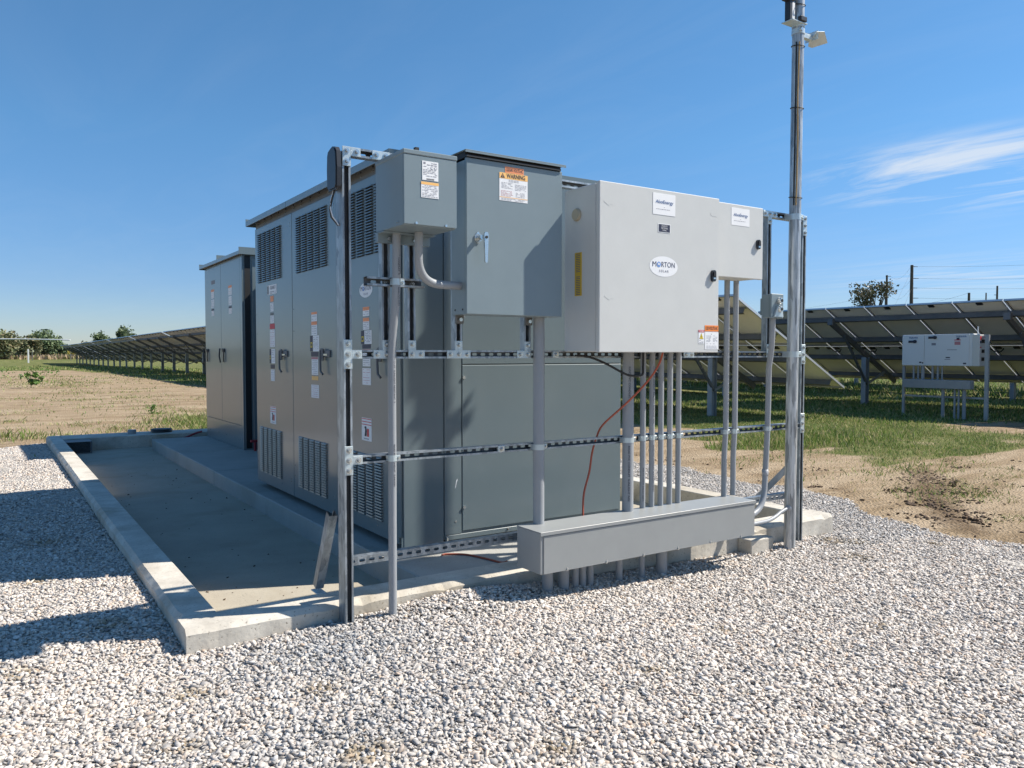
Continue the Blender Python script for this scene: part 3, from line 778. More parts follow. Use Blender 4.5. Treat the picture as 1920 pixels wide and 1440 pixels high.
M.prism([(-.012, .016), (-.008, .026), (.008, .026), (.012, .016), (.011, -.03), (.007, -.115), (.004, -.122), (-.004, -.122), (-.007, -.115), (-.010, -.03)], (2.030, 3.300, 1.836), X_, Z_, -Y_, .010, 'bolt_zinc')
M.cyl((2.030, 3.290, 1.838), (2.030, 3.286, 1.838), .007, 'dark_gap', 10)
part(M, 'lever_handle', bx)
Lb = Lab('F', 2.225, 3.340, 2.190, .112, .030, 'salmon_label'); Lb.text('120/240 VOLTS AC', 0, 0, .022, 'print_ink', bold=.02, width=.102); Lb.done('voltage_label', bx)
Lb = Lab('F', 2.220, 3.340, 2.1045, .170, .138, 'white_label'); Lb.rect(0, .0545, .170, .029, 'amber_label')
Lb.text('WARNING', .014, .0545, .030, 'print_ink', bold=.02, width=.112)
Lb.poly([(-.079, .0435), (-.053, .0435), (-.066, .0665)], 'print_ink', 2); Lb.text('!', -.066, .0525, .018, 'amber_label', lift=3, bold=.03)
Lb.lines(0, .034, .06, 2, .006, th=.002, seed=1); Lb.lines(-.04, .020, .066, 5, .0065, th=.0018, seed=4); Lb.lines(.042, .016, .07, 5, .0065, th=.0018, seed=6)
Lb.lines(-.04, -.020, .072, 5, .0062, 'pink_print', .0018, 7); Lb.lines(.04, -.024, .055, 4, .0065, th=.0018, seed=9); Lb.rect(0, -.0515, .168, .003, 'amber_label'); Lb.lines(0, -.058, .15, 2, .006, th=.0018, seed=10)
Lb.done('warning_label', bx)

# ---- C: big light grey enclosure
KC = 3.190 / 3.157
bx = thing('control_enclosure', (3.10, YF, 1.285), 'biggest light grey enclosure on the rack, with a white oval logo on its door', 'electrical enclosure')
M = MB(); M.box(2.658, 3.542, 3.228, YF - .001, 1.285, 2.163, 'pale_enclosure', .004); part(M, 'body', bx)
M = MB(); M.box(2.662, 3.538, 3.221, 3.228, 1.292, 2.157, 'black_rubber'); part(M, 'door_gasket', bx)
M = MB(); M.box(2.654, 3.552, 3.190, 3.2208, 1.281, 2.169, 'pale_enclosure', .0035); part(M, 'door', bx)
def cam_latch(x, y, z, parent, sc=1.):
    M = MB(); a = .017 * sc; b = .033 * sc
    M.prism([(a * math.copysign(abs(math.cos(t)) ** .6, math.cos(t)), b * math.copysign(abs(math.sin(t)) ** .6, math.sin(t))) for t in [k_ * .3927 for k_ in range(16)]], (x, y, z), X_, Z_, -Y_, .014, 'black_plastic')
    M.prism([(-.010, -.004), (.010, -.004), (.008, .022), (-.008, .022)], (x, y - .014, z), X_, Z_, -Y_, .006, 'black_rubber')
    M.box(x - .008, x + .010, y - .017, y - .0145, z - .019, z - .010, 'bolt_zinc'); part(M, 'latch', parent)
cam_latch(3.4982, 3.1897, 1.7217, bx)
def also_label(x, y, z, w, h, parent):
    Lb = Lab('F', x, y, z, w, h, 'white_label'); Lb.text('AlsoEnergy', 0, h * .10, w * .155, 'blue_logo', bold=.010, width=w * .80, shear=.18)
    Lb.rect(0, -h * .14, .006, .0022, 'grey_print'); Lb.lines(0, -h * .24, w * .72, 1, .01, 'grey_print', .0022, 4); Lb.done('maker_label', parent)
also_label(3.1112, 3.1897, 2.0906, .168, .116, bx)
Lb = Lab('F', 3.1132, 3.1897, 1.9611, .092, .048, 'white_label'); Lb.rect(0, 0, .084, .041, 'navy_label')
Lb.text('SOLAR PV', 0, .012, .012, 'white_label', width=.044); Lb.text('DAS PANEL', 0, 0, .012, 'white_label', width=.05); Lb.text('120VAC', 0, -.012, .012, 'white_label', width=.03); Lb.done('name_plate', bx)
def solar_logo(face, x, y, z, w, h, parent):
    Lb = Lab(face, x, y, z, .001, .001, 'white_label', .0002)
    Lb.poly([(w / 2 * math.cos(a), h / 2 * math.sin(a)) for a in [k_ * math.pi / 24 for k_ in range(48)]], 'white_label', .5)
    k = w / .215
    Lb.text('M', -.0715 * k, .010 * k, .042 * k, 'slate_logo', width=.029 * k); Lb.text('RTON', .033 * k, .010 * k, .042 * k, 'slate_logo', width=.102 * k)
    Lb.poly([(-.0380 * k + .0145 * k * math.cos(a), .010 * k + .0155 * k * math.sin(a)) for a in [q * math.pi / 10 for q in range(20)]], 'light_blue_logo', 2)
    Lb.poly([(-.0385 * k + .006 * k * math.cos(a), .012 * k + .007 * k * math.sin(a)) for a in [q * math.pi / 6 for q in range(12)]], 'white_label', 3)
    Lb.text('SOLAR', 0, -.026 * k, .019 * k, 'slate_logo', bold=.008, width=.072 * k, space=1.6); Lb.done('company_logo', parent)
solar_logo('F', 3.1112, 3.1897, 1.7520, .212, .112, bx)
Lb = Lab('F', 3.4941, 3.1897, 1.4201, .112, .034, 'orange_label'); Lb.text('120 VOLTS AC', 0, 0, .026, 'print_ink', bold=.02, width=.098); Lb.done('voltage_label', bx)
Lb = Lab('F', 3.4952, 3.1897, 1.3488, .112, .100, 'white_label'); Lb.lines(-.015, .038, .03, 1, .01, 'print_ink', .003, 2); Lb.lines(-.025, .028, .04, 8, .0065, th=.0018, seed=3); Lb.lines(.028, .028, .036, 8, .0065, th=.0018, seed=5); Lb.lines(0, -.030, .09, 3, .0062, th=.0016, seed=6); Lb.done('data_label', bx)
Lb = Lab('F', 3.4093, 3.1897, 1.3710, .046, .078, 'white_label'); Lb.rect(0, .032, .046, .014, 'red_label'); Lb.text('DANGER', 0, .032, .011, 'white_label', bold=.02, width=.036)
Lb.poly([(-.017, -.013), (.017, -.013), (0, .021)], 'print_ink', 1); Lb.poly([(-.0145, -.0115), (.0145, -.0115), (0, .0175)], 'yellow_label', 2); Lb.rect(0, .0015, .003, .012, 'print_ink', 3); Lb.rect(0, -.0075, .003, .003, 'print_ink', 3); Lb.lines(0, -.022, .036, 3, .006, th=.0022, seed=5); Lb.done('hazard_label', bx)
M = MB(); M.tube([(2.658, 3.380, 2.018), (2.649, 3.380, 2.018), (2.642, 3.380, 2.018)], .032, 'plug_tan', 24, radii=[.034, .034, .029]); part(M, 'hole_plug', bx)
Lb = Lab('L', 2.658, 3.370, 1.70, .060, .232, 'yellow_strip'); 
for k_ in range(24): Lb.rect(-.0, .108 - k_ * .0094, .036, .004, 'soffit') if k_ not in (11, 12) else None
Lb.done('yellow_label', bx)
for x0, z_ in ((2.66, 2.08), (2.665, 1.59), (3.44, 2.09)):   # peeled film left on the door
    M = MB(); rr = random.Random(int(x0 * 99)); pts_ = [(.03 + .034 * math.cos(a) * rr.uniform(.8, 1.1), .016 * math.sin(a) * rr.uniform(.6, 1.3)) for a in [q * math.pi / 8 for q in range(16)]]
    M.prism(pts_, (x0 * KC, 3.1898, z_ - .015), X_, Z_, -Y_, .0006, 'pale_enclosure'); part(M, 'film_residue', bx)

# ---- D: medium light grey enclosure
bx = thing('control_enclosure', (3.83, YF, 1.737), 'smaller light grey enclosure right of the biggest one, next to the mast', 'electrical enclosure')
M = MB(); M.box(3.605, 4.055, 3.322, YF - .001, 1.742, 2.176, 'pale_enclosure', .004); part(M, 'body', bx)
M = MB(); M.box(3.609, 4.051, 3.316, 3.322, 1.747, 2.171, 'black_rubber'); part(M, 'door_gasket', bx)
M = MB(); M.box(3.601, 4.060, 3.290, 3.3158, 1.737, 2.180, 'pale_enclosure', .0035); part(M, 'door', bx)
cam_latch(4.008, 3.290, 1.951, bx, .9); also_label(3.848, 3.290, 2.106, .163, .105, bx)

# ---- E: little weatherproof box by the mast
bx = thing('outlet_box', (4.335, 3.46, 1.507), 'tiny grey weatherproof box with two round fittings beside the mast', 'outlet box')
M = MB(); M.box(4.270, 4.386, 3.402, 3.462, 1.510, 1.664, 'box_paint', .004); M.box(4.29, 4.37, 3.462, YF - .001, 1.53, 1.64, 'box_paint'); part(M, 'body', bx)
M = MB(); M.box(4.266, 4.390, 3.385, 3.4015, 1.507, 1.667, 'box_paint', .004); M.prism([(-.045, -.07), (.045, -.07), (.035, -.03), (-.01, .0)], (4.33, 3.385, 1.587), X_, Z_, -Y_, .012, 'zinc_plate'); part(M, 'cover', bx)
for z_ in (1.622, 1.566):
    M = MB(); M.tube([(4.342, 3.385, z_), (4.342, 3.365, z_), (4.342, 3.36, z_)], .02, 'bolt_zinc', 16, radii=[.023, .021, .017]); M.cyl((4.342, 3.362, z_), (4.342, 3.3585, z_), .011, 'dark_gap', 12); part(M, 'round_fitting', bx)

# ---- wireway
ww = thing('wireway', (3.165, 3.38, .14), 'long light grey metal wiring trough low across the front of the rack', 'wiring trough')
WX0, WX1, WY0, WY1, WZ0, WZ1 = 2.343, 3.99, 3.274, 3.492, .138, .356
M = MB(); M.box(WX0, WX1, WY0 + .003, WY1, WZ0, WZ1 - .002, 'trough_paint', .003); part(M, 'trough', ww)
M = MB(); M.box(WX0 + .020, WX1 - .001, WY0 - .0015, WY0 + .0025, WZ0 + .001, WZ1 - .020, 'trough_paint', .001)
for k_ in range(6):
    x = WX0 + .17 + k_ * .27; M.prism([(-.006, -.012), (.006, -.012), (.006, .003), (0, .009), (-.006, .003)], (x, WY0 - .0015, WZ0 + .010), X_, Z_, -Y_, .002, 'bolt_zinc'); M.cyl((x, WY0 - .003, WZ0 + .006), (x, WY0 - .007, WZ0 + .006), .005, 'bolt_zinc', 8)
part(M, 'front_cover', ww)
M = MB(); M.box(WX0 - .003, WX1 + .003, WY0 - .006, WY1 + .001, WZ1 - .001, WZ1 + .002, 'trough_paint', .0008); M.box(WX0 - .003, WX1 + .003, WY0 - .0065, WY0 - .0035, WZ1 - .016, WZ1 - .0012, 'trough_paint')
part(M, 'lid', ww)

# ================================================================ CONDUITS
def arc(p0, p1, p2, n=8):
    p0, p1, p2 = Vector(p0), Vector(p1), Vector(p2)
    return [tuple((1 - t) ** 2 * p0 + 2 * t * (1 - t) * p1 + t * t * p2) for t in [i / n for i in range(n + 1)]]
PRINT = 'RIGID PVC CONDUIT  SUNLIGHT RESISTANT  SCHEDULE 40  90C WIRE  '
def inkline(M, x, yc, r, z0_, z1_, ang, size, flip=False):
    """print running down a vertical pipe; ang = where round the pipe (deg from the -Y side towards +X)"""
    a = R(ang); nrm = Vector((math.sin(a), -math.cos(a), 0)); tan = Vector((math.cos(a), math.sin(a), 0))
    o = Vector((x, yc, (z0_ + z1_) / 2)) + nrm * (r + .0006)
    n = max(1, int((z1_ - z0_) / (size * .62)))
    s_ = (PRINT * 3)[:n]
    M.text(s_, o, -Z_, tan, size, 'print_ink', bold=.01, width=(z1_ - z0_))
def conduit(name, pts, r, label, group=None, coup=(), inks=(), n=18, cat='conduit'):
    base = min(pts, key=lambda p: p[2])
    M = MB(); M.tube(pts, r, 'pvc', n)
    for (x, yc, z0_, z1_, ang, size) in inks: inkline(M, x, yc, r, z0_, z1_, ang, size)
    o = M.build(name, None, base); tag(o, label, cat, group)
    for (a, b, k_) in coup:
        M = MB(); M.tube([a, a, b, b], r * k_, 'pvc_fitting', n, radii=[r * 1.02, r * k_, r * k_, r * 1.02]); part(M, 'coupling', o)
    return o
zt = WZ1 + .002
# panel B down to the wireway
conduit('conduit', [(2.465, 3.4635, zt), (2.465, 3.4635, 1.466)], .0302, 'thick grey conduit from the panel with the lever handle down to the trough', coup=[((2.465, 3.4635, zt + .0), (2.465, 3.4635, zt + .042), 1.17), ((2.465, 3.4635, 1.400), (2.465, 3.4635, 1.466), 1.2)],
        inks=[(2.465, 3.4635, .74, 1.36, 48, .012), (2.465, 3.4635, .58, .72, 48, .012)])
clamp(2.465, 3.4635, .7735, .0302)
# C: one thick and five thin
conduit('conduit', [(3.10, 3.4605, zt), (3.10, 3.4605, 1.285)], .0330, 'thick grey conduit below the biggest light grey enclosure, left of five thin ones', coup=[((3.10, 3.4605, zt), (3.10, 3.4605, zt + .045), 1.15), ((3.10, 3.4605, 1.222), (3.10, 3.4605, 1.285), 1.16)],
        inks=[(3.10, 3.4605, .42, .74, -32, .016), (3.10, 3.4605, 1.0, 1.20, -30, .016)])
clamp(3.10, 3.4605, .7735, .033)
five = [(3.230, 'first thin conduit from the left under the biggest light grey enclosure'), (3.303, 'second thin conduit from the left under the biggest enclosure, printed along its length'), (3.376, 'middle one of five thin conduits under the biggest light grey enclosure'),
        (3.450, 'fourth thin conduit from the left under the biggest enclosure, slightly warmer grey'), (3.523, 'rightmost of five thin conduits under the biggest light grey enclosure')]
for i, (x, lb) in enumerate(five):
    r = .0168 if i != 3 else .0172; yc = 3.476
    x2 = x + (-.012 if i == 0 else 0)
    ink = {0: [(x, yc, .40, .60, -30, .009)], 1: [(x, yc, .45, .73, -5, .013), (x, yc, .86, 1.2, -5, .013)], 2: [], 3: [], 4: [(x, yc, .9, .93, 20, .008)]}[i]
    conduit('conduit', [(x, yc, zt), (x, yc, 1.285)], r, lb, 'thin conduits under the biggest enclosure', coup=[((x, yc, zt), (x, yc, zt + .026), 1.28), ((x, yc, 1.236), (x, yc, 1.285), 1.42)], inks=ink)
    clamp(x, yc, .7735, r)
for i, (x, lb) in enumerate(((3.945, 'left of the twin conduits under the smaller light grey enclosure'), (4.030, 'right of the twin conduits under the smaller light grey enclosure'))):
    yc = 3.474; r = .0178; xt = x + (.0 if i == 0 else 0)
    conduit('conduit', [(x - .012, yc, zt), (x - .012, yc, .62), (x, yc, .80), (x, yc, 1.742)], r, lb, 'twin conduits', coup=[((x - .012, yc, zt), (x - .012, yc, zt + .030), 1.26), ((x, yc, 1.675), (x, yc, 1.742), 1.4)], inks=[(x, yc, .85, 1.65, 5, .009), (x - .012, yc, .45, .6, 5, .009)] if i == 0 else [])
    clamp(x - .004, yc, .7735, r)
# under the trough into the gravel
for i, (x, r, lb) in enumerate(((2.500, .030, 'thick conduit at the left end under the trough, going into the gravel'), (2.610, .030, 'second thick conduit from the left under the trough'), (2.690, .0195, 'thin conduit right of the two thick ones under the trough'),
                        (2.742, .0195, 'middle thin conduit of the cluster under the trough'), (2.796, .0195, 'last thin conduit of the left cluster under the trough'), (3.010, .0200, 'single thin conduit under the middle of the trough'), (3.185, .0175, 'thinnest conduit under the trough, right of the middle'), (3.345, .033, 'thick rightmost conduit under the trough'))):
    yc = 3.43; zb = zgf(x, yc) - .12
    o = conduit('conduit', [(x, yc, zb), (x, yc, WZ0)], r, lb, 'conduits under the trough')
    
# left conduit from the junction box to the gravel
yc = 3.4325
pL = [(1.609, 3.4740, -.12), (1.610, 3.4740, .50)] + [(1.611, 3.4740, z_) for z_ in (.70, .90, 1.15)] + arc((1.611, 3.473, 1.25), (1.612, 3.468, 1.38), (1.616, 3.440, 1.50), 6) + [(1.617, 3.4335, 1.58), (1.617, 3.430, 1.70), (1.617, 3.425, 1.842)]
o = conduit('conduit', pL, .0198, 'slim grey conduit from the small top left box down into the gravel, leftmost of all', inks=[(1.611, 3.474, 1.04, 1.34, 12, .012), (1.611, 3.474, .64, .84, 5, .012), (1.617, 3.430, 1.645, 1.80, 10, .012), (1.617, 3.4325, 1.50, 1.585, 10, .010)],
            coup=[((1.611, 3.474, .553), (1.611, 3.474, .655), 1.2), ((1.617, 3.425, 1.80), (1.617, 3.425, 1.842), 1.25)])
clamp(1.611, 3.474, .7735, .0198); clamp(1.617, 3.4325, 1.612, .0198, 3.4535)
# curved link from A to B
pC = [(1.700, 3.36, 1.842), (1.700, 3.362, 1.78)] + arc((1.700, 3.365, 1.745), (1.702, 3.385, 1.605), (1.845, 3.405, 1.607), 12)[1:] + [(1.948, 3.407, 1.607)]
conduit('conduit', pC, .0200, 'curved grey conduit linking the small top left box to the panel with the lever handle', coup=[((1.700, 3.36, 1.795), (1.700, 3.36, 1.842), 1.25)])
# conduit of the outlet box and the elbow into the trough
yc = 3.4755
pE = [(4.345, 3.435, 1.507), (4.345, 3.437, 1.40), (4.347, 3.445, 1.30), (4.362, 3.4755, 1.18), (4.362, yc, 1.05), (4.356, yc, .7735), (4.346, yc, .60), (4.338, yc, .48)] + arc((4.334, yc, .40), (4.310, yc - .02, .22), (4.14, 3.44, .215), 10)[1:] + [(3.992, 3.43, .215)]
conduit('conduit', pE, .0190, 'conduit from the tiny weatherproof box bending into the right end of the trough', coup=[((4.345, 3.435, 1.455), (4.345, 3.435, 1.507), 1.3), ((4.339, yc, .46), (4.338, yc, .50), 1.12)])
clamp(4.356, yc, .7735, .0190)
pF = [(4.540, 3.43, .225), (4.50, 3.43, .222)] + arc((4.46, 3.43, .215), (4.36, 3.42, .165), (4.24, 3.40, .17), 8)[1:] + [(3.992, 3.385, .17)]
conduit('conduit', pF, .0125, 'thin pale conduit from the foot of the mast to the trough', coup=[((4.515, 3.43, .225), (4.545, 3.43, .225), 1.7)])

# ================================================================ MAST
mx0, mx1, my = 4.553, 4.583, 3.440
mast = thing('mast', (4.553, my, -.07), 'tall galvanised steel pipe mast at the right end of the rack', 'mast')
def mxz(z_): return 4.555 + .0062 * z_
M = MB(); M.tube([(mxz(z_), my, z_) for z_ in (-.3, .5, 1.5, 2.5, 3.5, 5.4)], .0385, 'galvanised_mast', 28); part(M, 'pole', mast)
M = MB(); M.tube([(mxz(1.53), my, 1.50), (mxz(1.53), my, 1.503)], .0395, 'galvanised_mast', 24); part(M, 'pipe_joint', mast)
for z_ in (2.195, 1.2705):
    M = MB(); x = mxz(z_); n = 12; rr = .0405
    for k_ in range(n):
        a0 = math.pi * k_ / n; a1 = math.pi * (k_ + 1) / n; p = [(x - rr * math.cos(a), my - rr * math.sin(a)) for a in (a0, a1)]
        M.face([(p[0][0], p[0][1], z_ - .02), (p[1][0], p[1][1], z_ - .02), (p[1][0], p[1][1], z_ + .02), (p[0][0], p[0][1], z_ + .02)], 'zinc_plate')
    M.box(x - rr - .002, x - rr + .001, my, YF - .001, z_ - .02, z_ + .02, 'zinc_plate'); M.box(x + rr - .001, x + rr + .002, my, YF - .001, z_ - .02, z_ + .02, 'zinc_plate')
    M.box(x + rr, x + rr + .032, my - .016, my - .012, z_ - .016, z_ + .020, 'zinc_plate', .001); M.cyl((x + rr + .014, my - .016, z_), (x + rr + .014, my - .03, z_), .010, 'bolt_zinc', 6)
    part(M, 'mast_clamp', mast)
# cable on the left side of the mast + ties
cbl = thing('cable', (mxz(2.3) - .04, my, 2.2), 'thin tan and black cable pair tied down the mast', 'cable')
zz = [2.27, 2.31, 2.36, 2.45, 2.7, 3.0, 3.35]
M = MB(); M.tube([(mxz(z_) - .030 - .004 * math.sin(z_ * 9), my - .031 + .001 * math.sin(z_ * 7), z_) for z_ in zz], .0048, 'yellow_cable', 8); part(M, 'tan_wire', cbl)
M = MB(); M.tube([(mxz(z_) - .0385 - .001 * math.sin(z_ * 6), my - .017, z_) for z_ in zz], .0048, 'black_rubber', 8); part(M, 'black_wire', cbl)
for z_ in (2.325, 2.92, 3.33, 3.60):
    M = MB(); M.tube([(mxz(z_) - .003 + .0425 * math.cos(a), my - .003 + .0425 * math.sin(a), z_ + .006 * math.sin(a)) for a in [q * math.pi / 10 for q in range(21)]], .0028, 'black_rubber', 6, caps=False); part(M, 'cable_tie', mast)
# sensor arm to the right and device at the frame top
arm = thing('sensor_bracket', (mxz(3.42), my, 3.40), 'small pointed metal sensor plate on an arm off the mast', 'bracket')
z_ = 3.425; x = mxz(z_)
M = MB(); M.tube([(x, my, z_ - .016), (x, my, z_ + .016)], .043, 'zinc_plate', 24); M.cyl((x - .03, my - .040, z_), (x - .03, my - .056, z_), .012, 'bolt_zinc', 8); part(M, 'collar', arm)
M = MB(); M.box(x + .038, x + .145, my - .015, my + .015, z_ - .028, z_ - .022, 'zinc_plate', .001); M.box(x + .038, x + .145, my - .018, my - .014, z_ - .028, z_ + .004, 'zinc_plate', .001); M.box(x + .055, x + .11, my - .008, my + .012, z_ - .020, z_ + .014, 'black_plastic', .003); part(M, 'arm', arm)
M = MB(); M.prism([(-.045, -.045), (.02, -.062), (.125, .0), (.025, .064), (-.015, .064), (-.045, .03)], (x + .165, my - .02, z_ - .012), X_, Vector((0, .8, -.6)), Vector((0, -.6, -.8)), .003, 'zinc_plate')
M.box(x + .135, x + .139, my - .055, my + .045, z_ - .03, z_ + .028, 'zinc_plate', .001); M.cyl((x + .175, my, z_ + .01), (x + .175, my, z_ + .035), .005, 'bolt_zinc', 8); part(M, 'plate', arm)
dv_ = thing('camera_unit', (mxz(3.5) - .08, my, 3.45), 'black boxy device with pale side clamped to the mast at the picture top', 'camera')
x = mxz(3.5)
M = MB(); M.box(x - .118, x - .090, my - .022, my + .022, 3.478, 3.90, 'black_plastic', .005); M.box(x - .150, x - .070, my - .03, my + .025, 3.605, 3.90, 'black_plastic', .006); part(M, 'housing', dv_)
M = MB(); M.box(x - .089, x - .058, my - .018, my + .018, 3.482, 3.60, 'white_pipe', .003); part(M, 'side_plate', dv_)
M = MB(); M.box(x - .125, x + .03, my - .050, my + .04, 3.468, 3.474, 'zinc_plate', .001); M.box(x - .05, x + .015, my - .06, my - .03, 3.477, 3.51, 'black_plastic', .004); M.tube([(x, my, 3.455), (x, my, 3.48)], .0425, 'zinc_plate', 20); part(M, 'shelf', dv_)

# black flat antenna on the left post
an = thing('antenna', (1.34, 3.535, 2.13), 'flat rounded black antenna module on the side of the left post', 'antenna')
prof = [(-.055, -.085), (-.045, -.098), (.040, -.098), (.058, -.085), (.062, .0), (.056, .070), (.045, .090), (.0, .103), (-.035, .095), (-.052, .075), (-.060, 0)]
M = MB(); M.prism(prof, (1.366, 3.535, 2.125), Y_, Z_, -X_, .020, 'black_plastic'); M.prism([(a * .9, b * .93) for a, b in prof], (1.346, 3.535, 2.125), Y_, Z_, -X_, .006, 'black_plastic'); part(M, 'case', an)
M = MB(); M.box(1.3665, 1.3765, 3.50, 3.56, 2.05, 2.20, 'bolt_zinc', .002); part(M, 'mounting_plate', an)
for k_, c_ in enumerate(('black_rubber', 'black_rubber', 'white_pipe')):
    M = MB(); dy = .008 * k_
    M.tube([(1.357, 3.53 + dy, 2.035), (1.350, 3.55 + dy, 1.99), (1.348, 3.572 + dy - .02 * (k_ > 1), 1.95), (1.352, 3.565 + dy - .03 * (k_ > 1), 1.91), (1.368, 3.55 + dy - .025 * (k_ > 1), 1.885), (1.373, 3.535 + dy - .02 * (k_ > 1), 1.87)], .0035, c_, 8); part(M, 'lead', an)

# loose cables
def cable(name, pts, r, m, label):
    P = [Vector(p) for p in pts]; out = []
    for i in range(len(P) - 1):
        p0 = P[max(i - 1, 0)]; p1 = P[i]; p2 = P[i + 1]; p3 = P[min(i + 2, len(P) - 1)]
        for t in [q / 5 for q in range(5)]:
            out.append(.5 * ((2 * p1) + (-p0 + p2) * t + (2 * p0 - 5 * p1 + 4 * p2 - p3) * t * t + (-p0 + 3 * p1 - 3 * p2 + p3) * t ** 3))
    out.append(P[-1]); M = MB(); M.tube(out, r, m, 10); o = M.build(name, None, tuple(P[-1])); tag(o, label, 'cable'); return o
cable('cable', [(3.217, 3.30, 1.284), (3.193, 3.30, 1.223), (3.151, 3.32, 1.147), (3.092, 3.37, 1.056), (3.038, 3.45, .962), (2.978, 3.545, .858), (2.956, 3.575, .781), (2.929, 3.58, .695), (2.897, 3.565, .589), (2.846, 3.55, .472), (2.823, 3.53, .351), (2.82, 3.52, .25)], .0058, 'orange_cable', 'loose orange cable hanging from the biggest enclosure, slung behind the rail')
cable('cable', [(2.74, 3.50, 1.262), (2.80, 3.49, 1.260), (2.856, 3.47, 1.245), (2.911, 3.42, 1.212), (2.986, 3.385, 1.168), (3.040, 3.37, 1.150), (3.135, 3.385, 1.152), (3.158, 3.40, 1.19), (3.160, 3.40, 1.285)], .0065, 'black_rubber', 'black cable looping from the middle rail to the underside of the biggest enclosure')
cable('cable', [(2.27, 4.20, .056), (2.307, 4.20, .056), (2.40, 4.13, .056), (2.45, 3.98, .056), (2.475, 3.85, .058), (2.48, 3.80, .075)], .006, 'orange_cable', 'short orange cable lying on the concrete pad under the rack')

# ================================================================ SWITCHGEAR 1
SX0, SY0, SY1, SZ0, SZ1, SXR = 1.997, 4.157, 7.14, .152, 2.37, 3.668
sg = thing('switchgear_cabinet', (2.8, 5.6, KZ), 'big grey louvred switchgear cabinet standing right behind the rack', 'switchgear')
M = MB(); M.box(SX0 + .022, SXR - .004, SY0 + .010, SY1 - .005, SZ0 + .004, SZ1 + .015, 'switchgear_paint', .002); M.box(SX0 + .022, SXR - .02, SY0 + .11, SY1 - .005, SZ1 + .0155, SZ1 + .078, 'switchgear_paint', .002)
part(M, 'housing', sg)
M = MB(); M.box(3.02, 4.05, SY1 + .02, 9.75, SZ0, SZ1 + .02, 'switchgear_paint', .003); part(M, 'unseen_shade_box', sg)  # unseen box, added so its shadow covers the pad and basin floor
M = MB(); M.box(2.09, SXR - .05, SY0 + .06, SY1 - .06, KZ + .018, SZ0 + .003, 'dark_gap'); part(M, 'plinth', sg)
def louvres(M, y_left, y_right, ztop, zbot, ncol, nrow, x):
    """columns run across the door (from far y_left to near y_right)"""
    W = (y_left - y_right); cw = W / (ncol + (ncol - 1) * .28); gap = cw * .28; ph = (ztop - zbot) / nrow; d = .0135
    for c in range(ncol):
        ya = y_left - c * (cw + gap); yb = ya - cw
        for r_ in range(nrow):
            zt_ = ztop - r_ * ph; zb = zt_ - ph * .62
            a, b = (x, ya, zt_), (x, yb, zt_); c1, d1 = (x - d, ya - .004, zb), (x - d, yb + .004, zb)
            e, f_ = (x - .0005, ya, zb), (x - .0005, yb, zb); zm = zt_ - ph * .22; g1, h1 = (x - d * .86, ya - .003, zm), (x - d * .86, yb + .003, zm)
            M.face([a, b, h1, g1], 'switchgear_paint'); M.face([g1, h1, d1, c1], 'switchgear_paint'); M.face([a, g1, c1, e], 'switchgear_paint'); M.face([b, f_, d1, h1], 'switchgear_paint')
            M.face([c1, d1, f_, e], 'dark_gap'); M.face([(x - .0006, ya, zb), (x - .0006, yb, zb), (x - .0006, yb, zb - ph * .28), (x - .0006, ya, zb - ph * .28)], 'dark_gap')
bays = [(7.135, 6.130), (6.122, 5.188), (5.180, 4.222)]
LV = [((7.045, 6.40), 5), ((6.015, 5.362), 5), ((5.10, 4.42), 5)]
door_l = ['far louvred door with a strip of small labels', 'middle louvred door', 'near louvred door with a white oval logo']
for i, ((ya, yb), ((la, lb), nc)) in enumerate(zip(bays, LV)):
    M = MB(); M.box(SX0, SX0 + .021, yb, ya, SZ0, SZ1, 'switchgear_paint', .003)
    for (yy, zz_) in ((yb + .05, SZ1 - .07), (yb + .05, SZ1 - .095), (ya - .03, 1.62), (ya - .03, 1.45), (yb + .06, SZ0 + .13), (yb + .06, SZ0 + .11), (ya - .025, SZ0 + .17), (ya - .025, SZ0 + .25), (yb + .3, SZ0 + .06)):
        M.cyl((SX0, yy, zz_), (SX0 - .003, yy, zz_), .005, 'bolt_zinc', 8)
    d_ = part(M, 'door', sg, door_l[i])
    M = MB(); louvres(M, la, lb, 2.315, 1.888, nc, 24, SX0 - .001); part(M, 'louvre_grille', sg)
    M = MB(); louvres(M, la - .03, lb + .02, .640, .245, nc, 22, SX0 - .001); part(M, 'louvre_grille', sg)
    # handle
    hy = yb + (.19 if i < 2 else .17)
    M = MB(); M.box(SX0 - .012, SX0, hy - .075, hy + .07, 1.250, 1.300, 'array_beam', .003); M.box(SX0 - .026, SX0 - .0125, hy + .025, hy + .072, 1.225, 1.312, 'array_beam', .004)
    M.tube([(SX0 - .028, hy + .060, 1.30), (SX0 - .030, hy + .058, 1.22), (SX0 - .030, hy + .052, 1.15), (SX0 - .026, hy + .018, 1.130)], .0078, 'array_beam', 10)
    M.box(SX0 - .022, SX0 - .0122, hy - .055, hy + .015, 1.262, 1.274, 'bolt_zinc'); part(M, 'handle', d_)
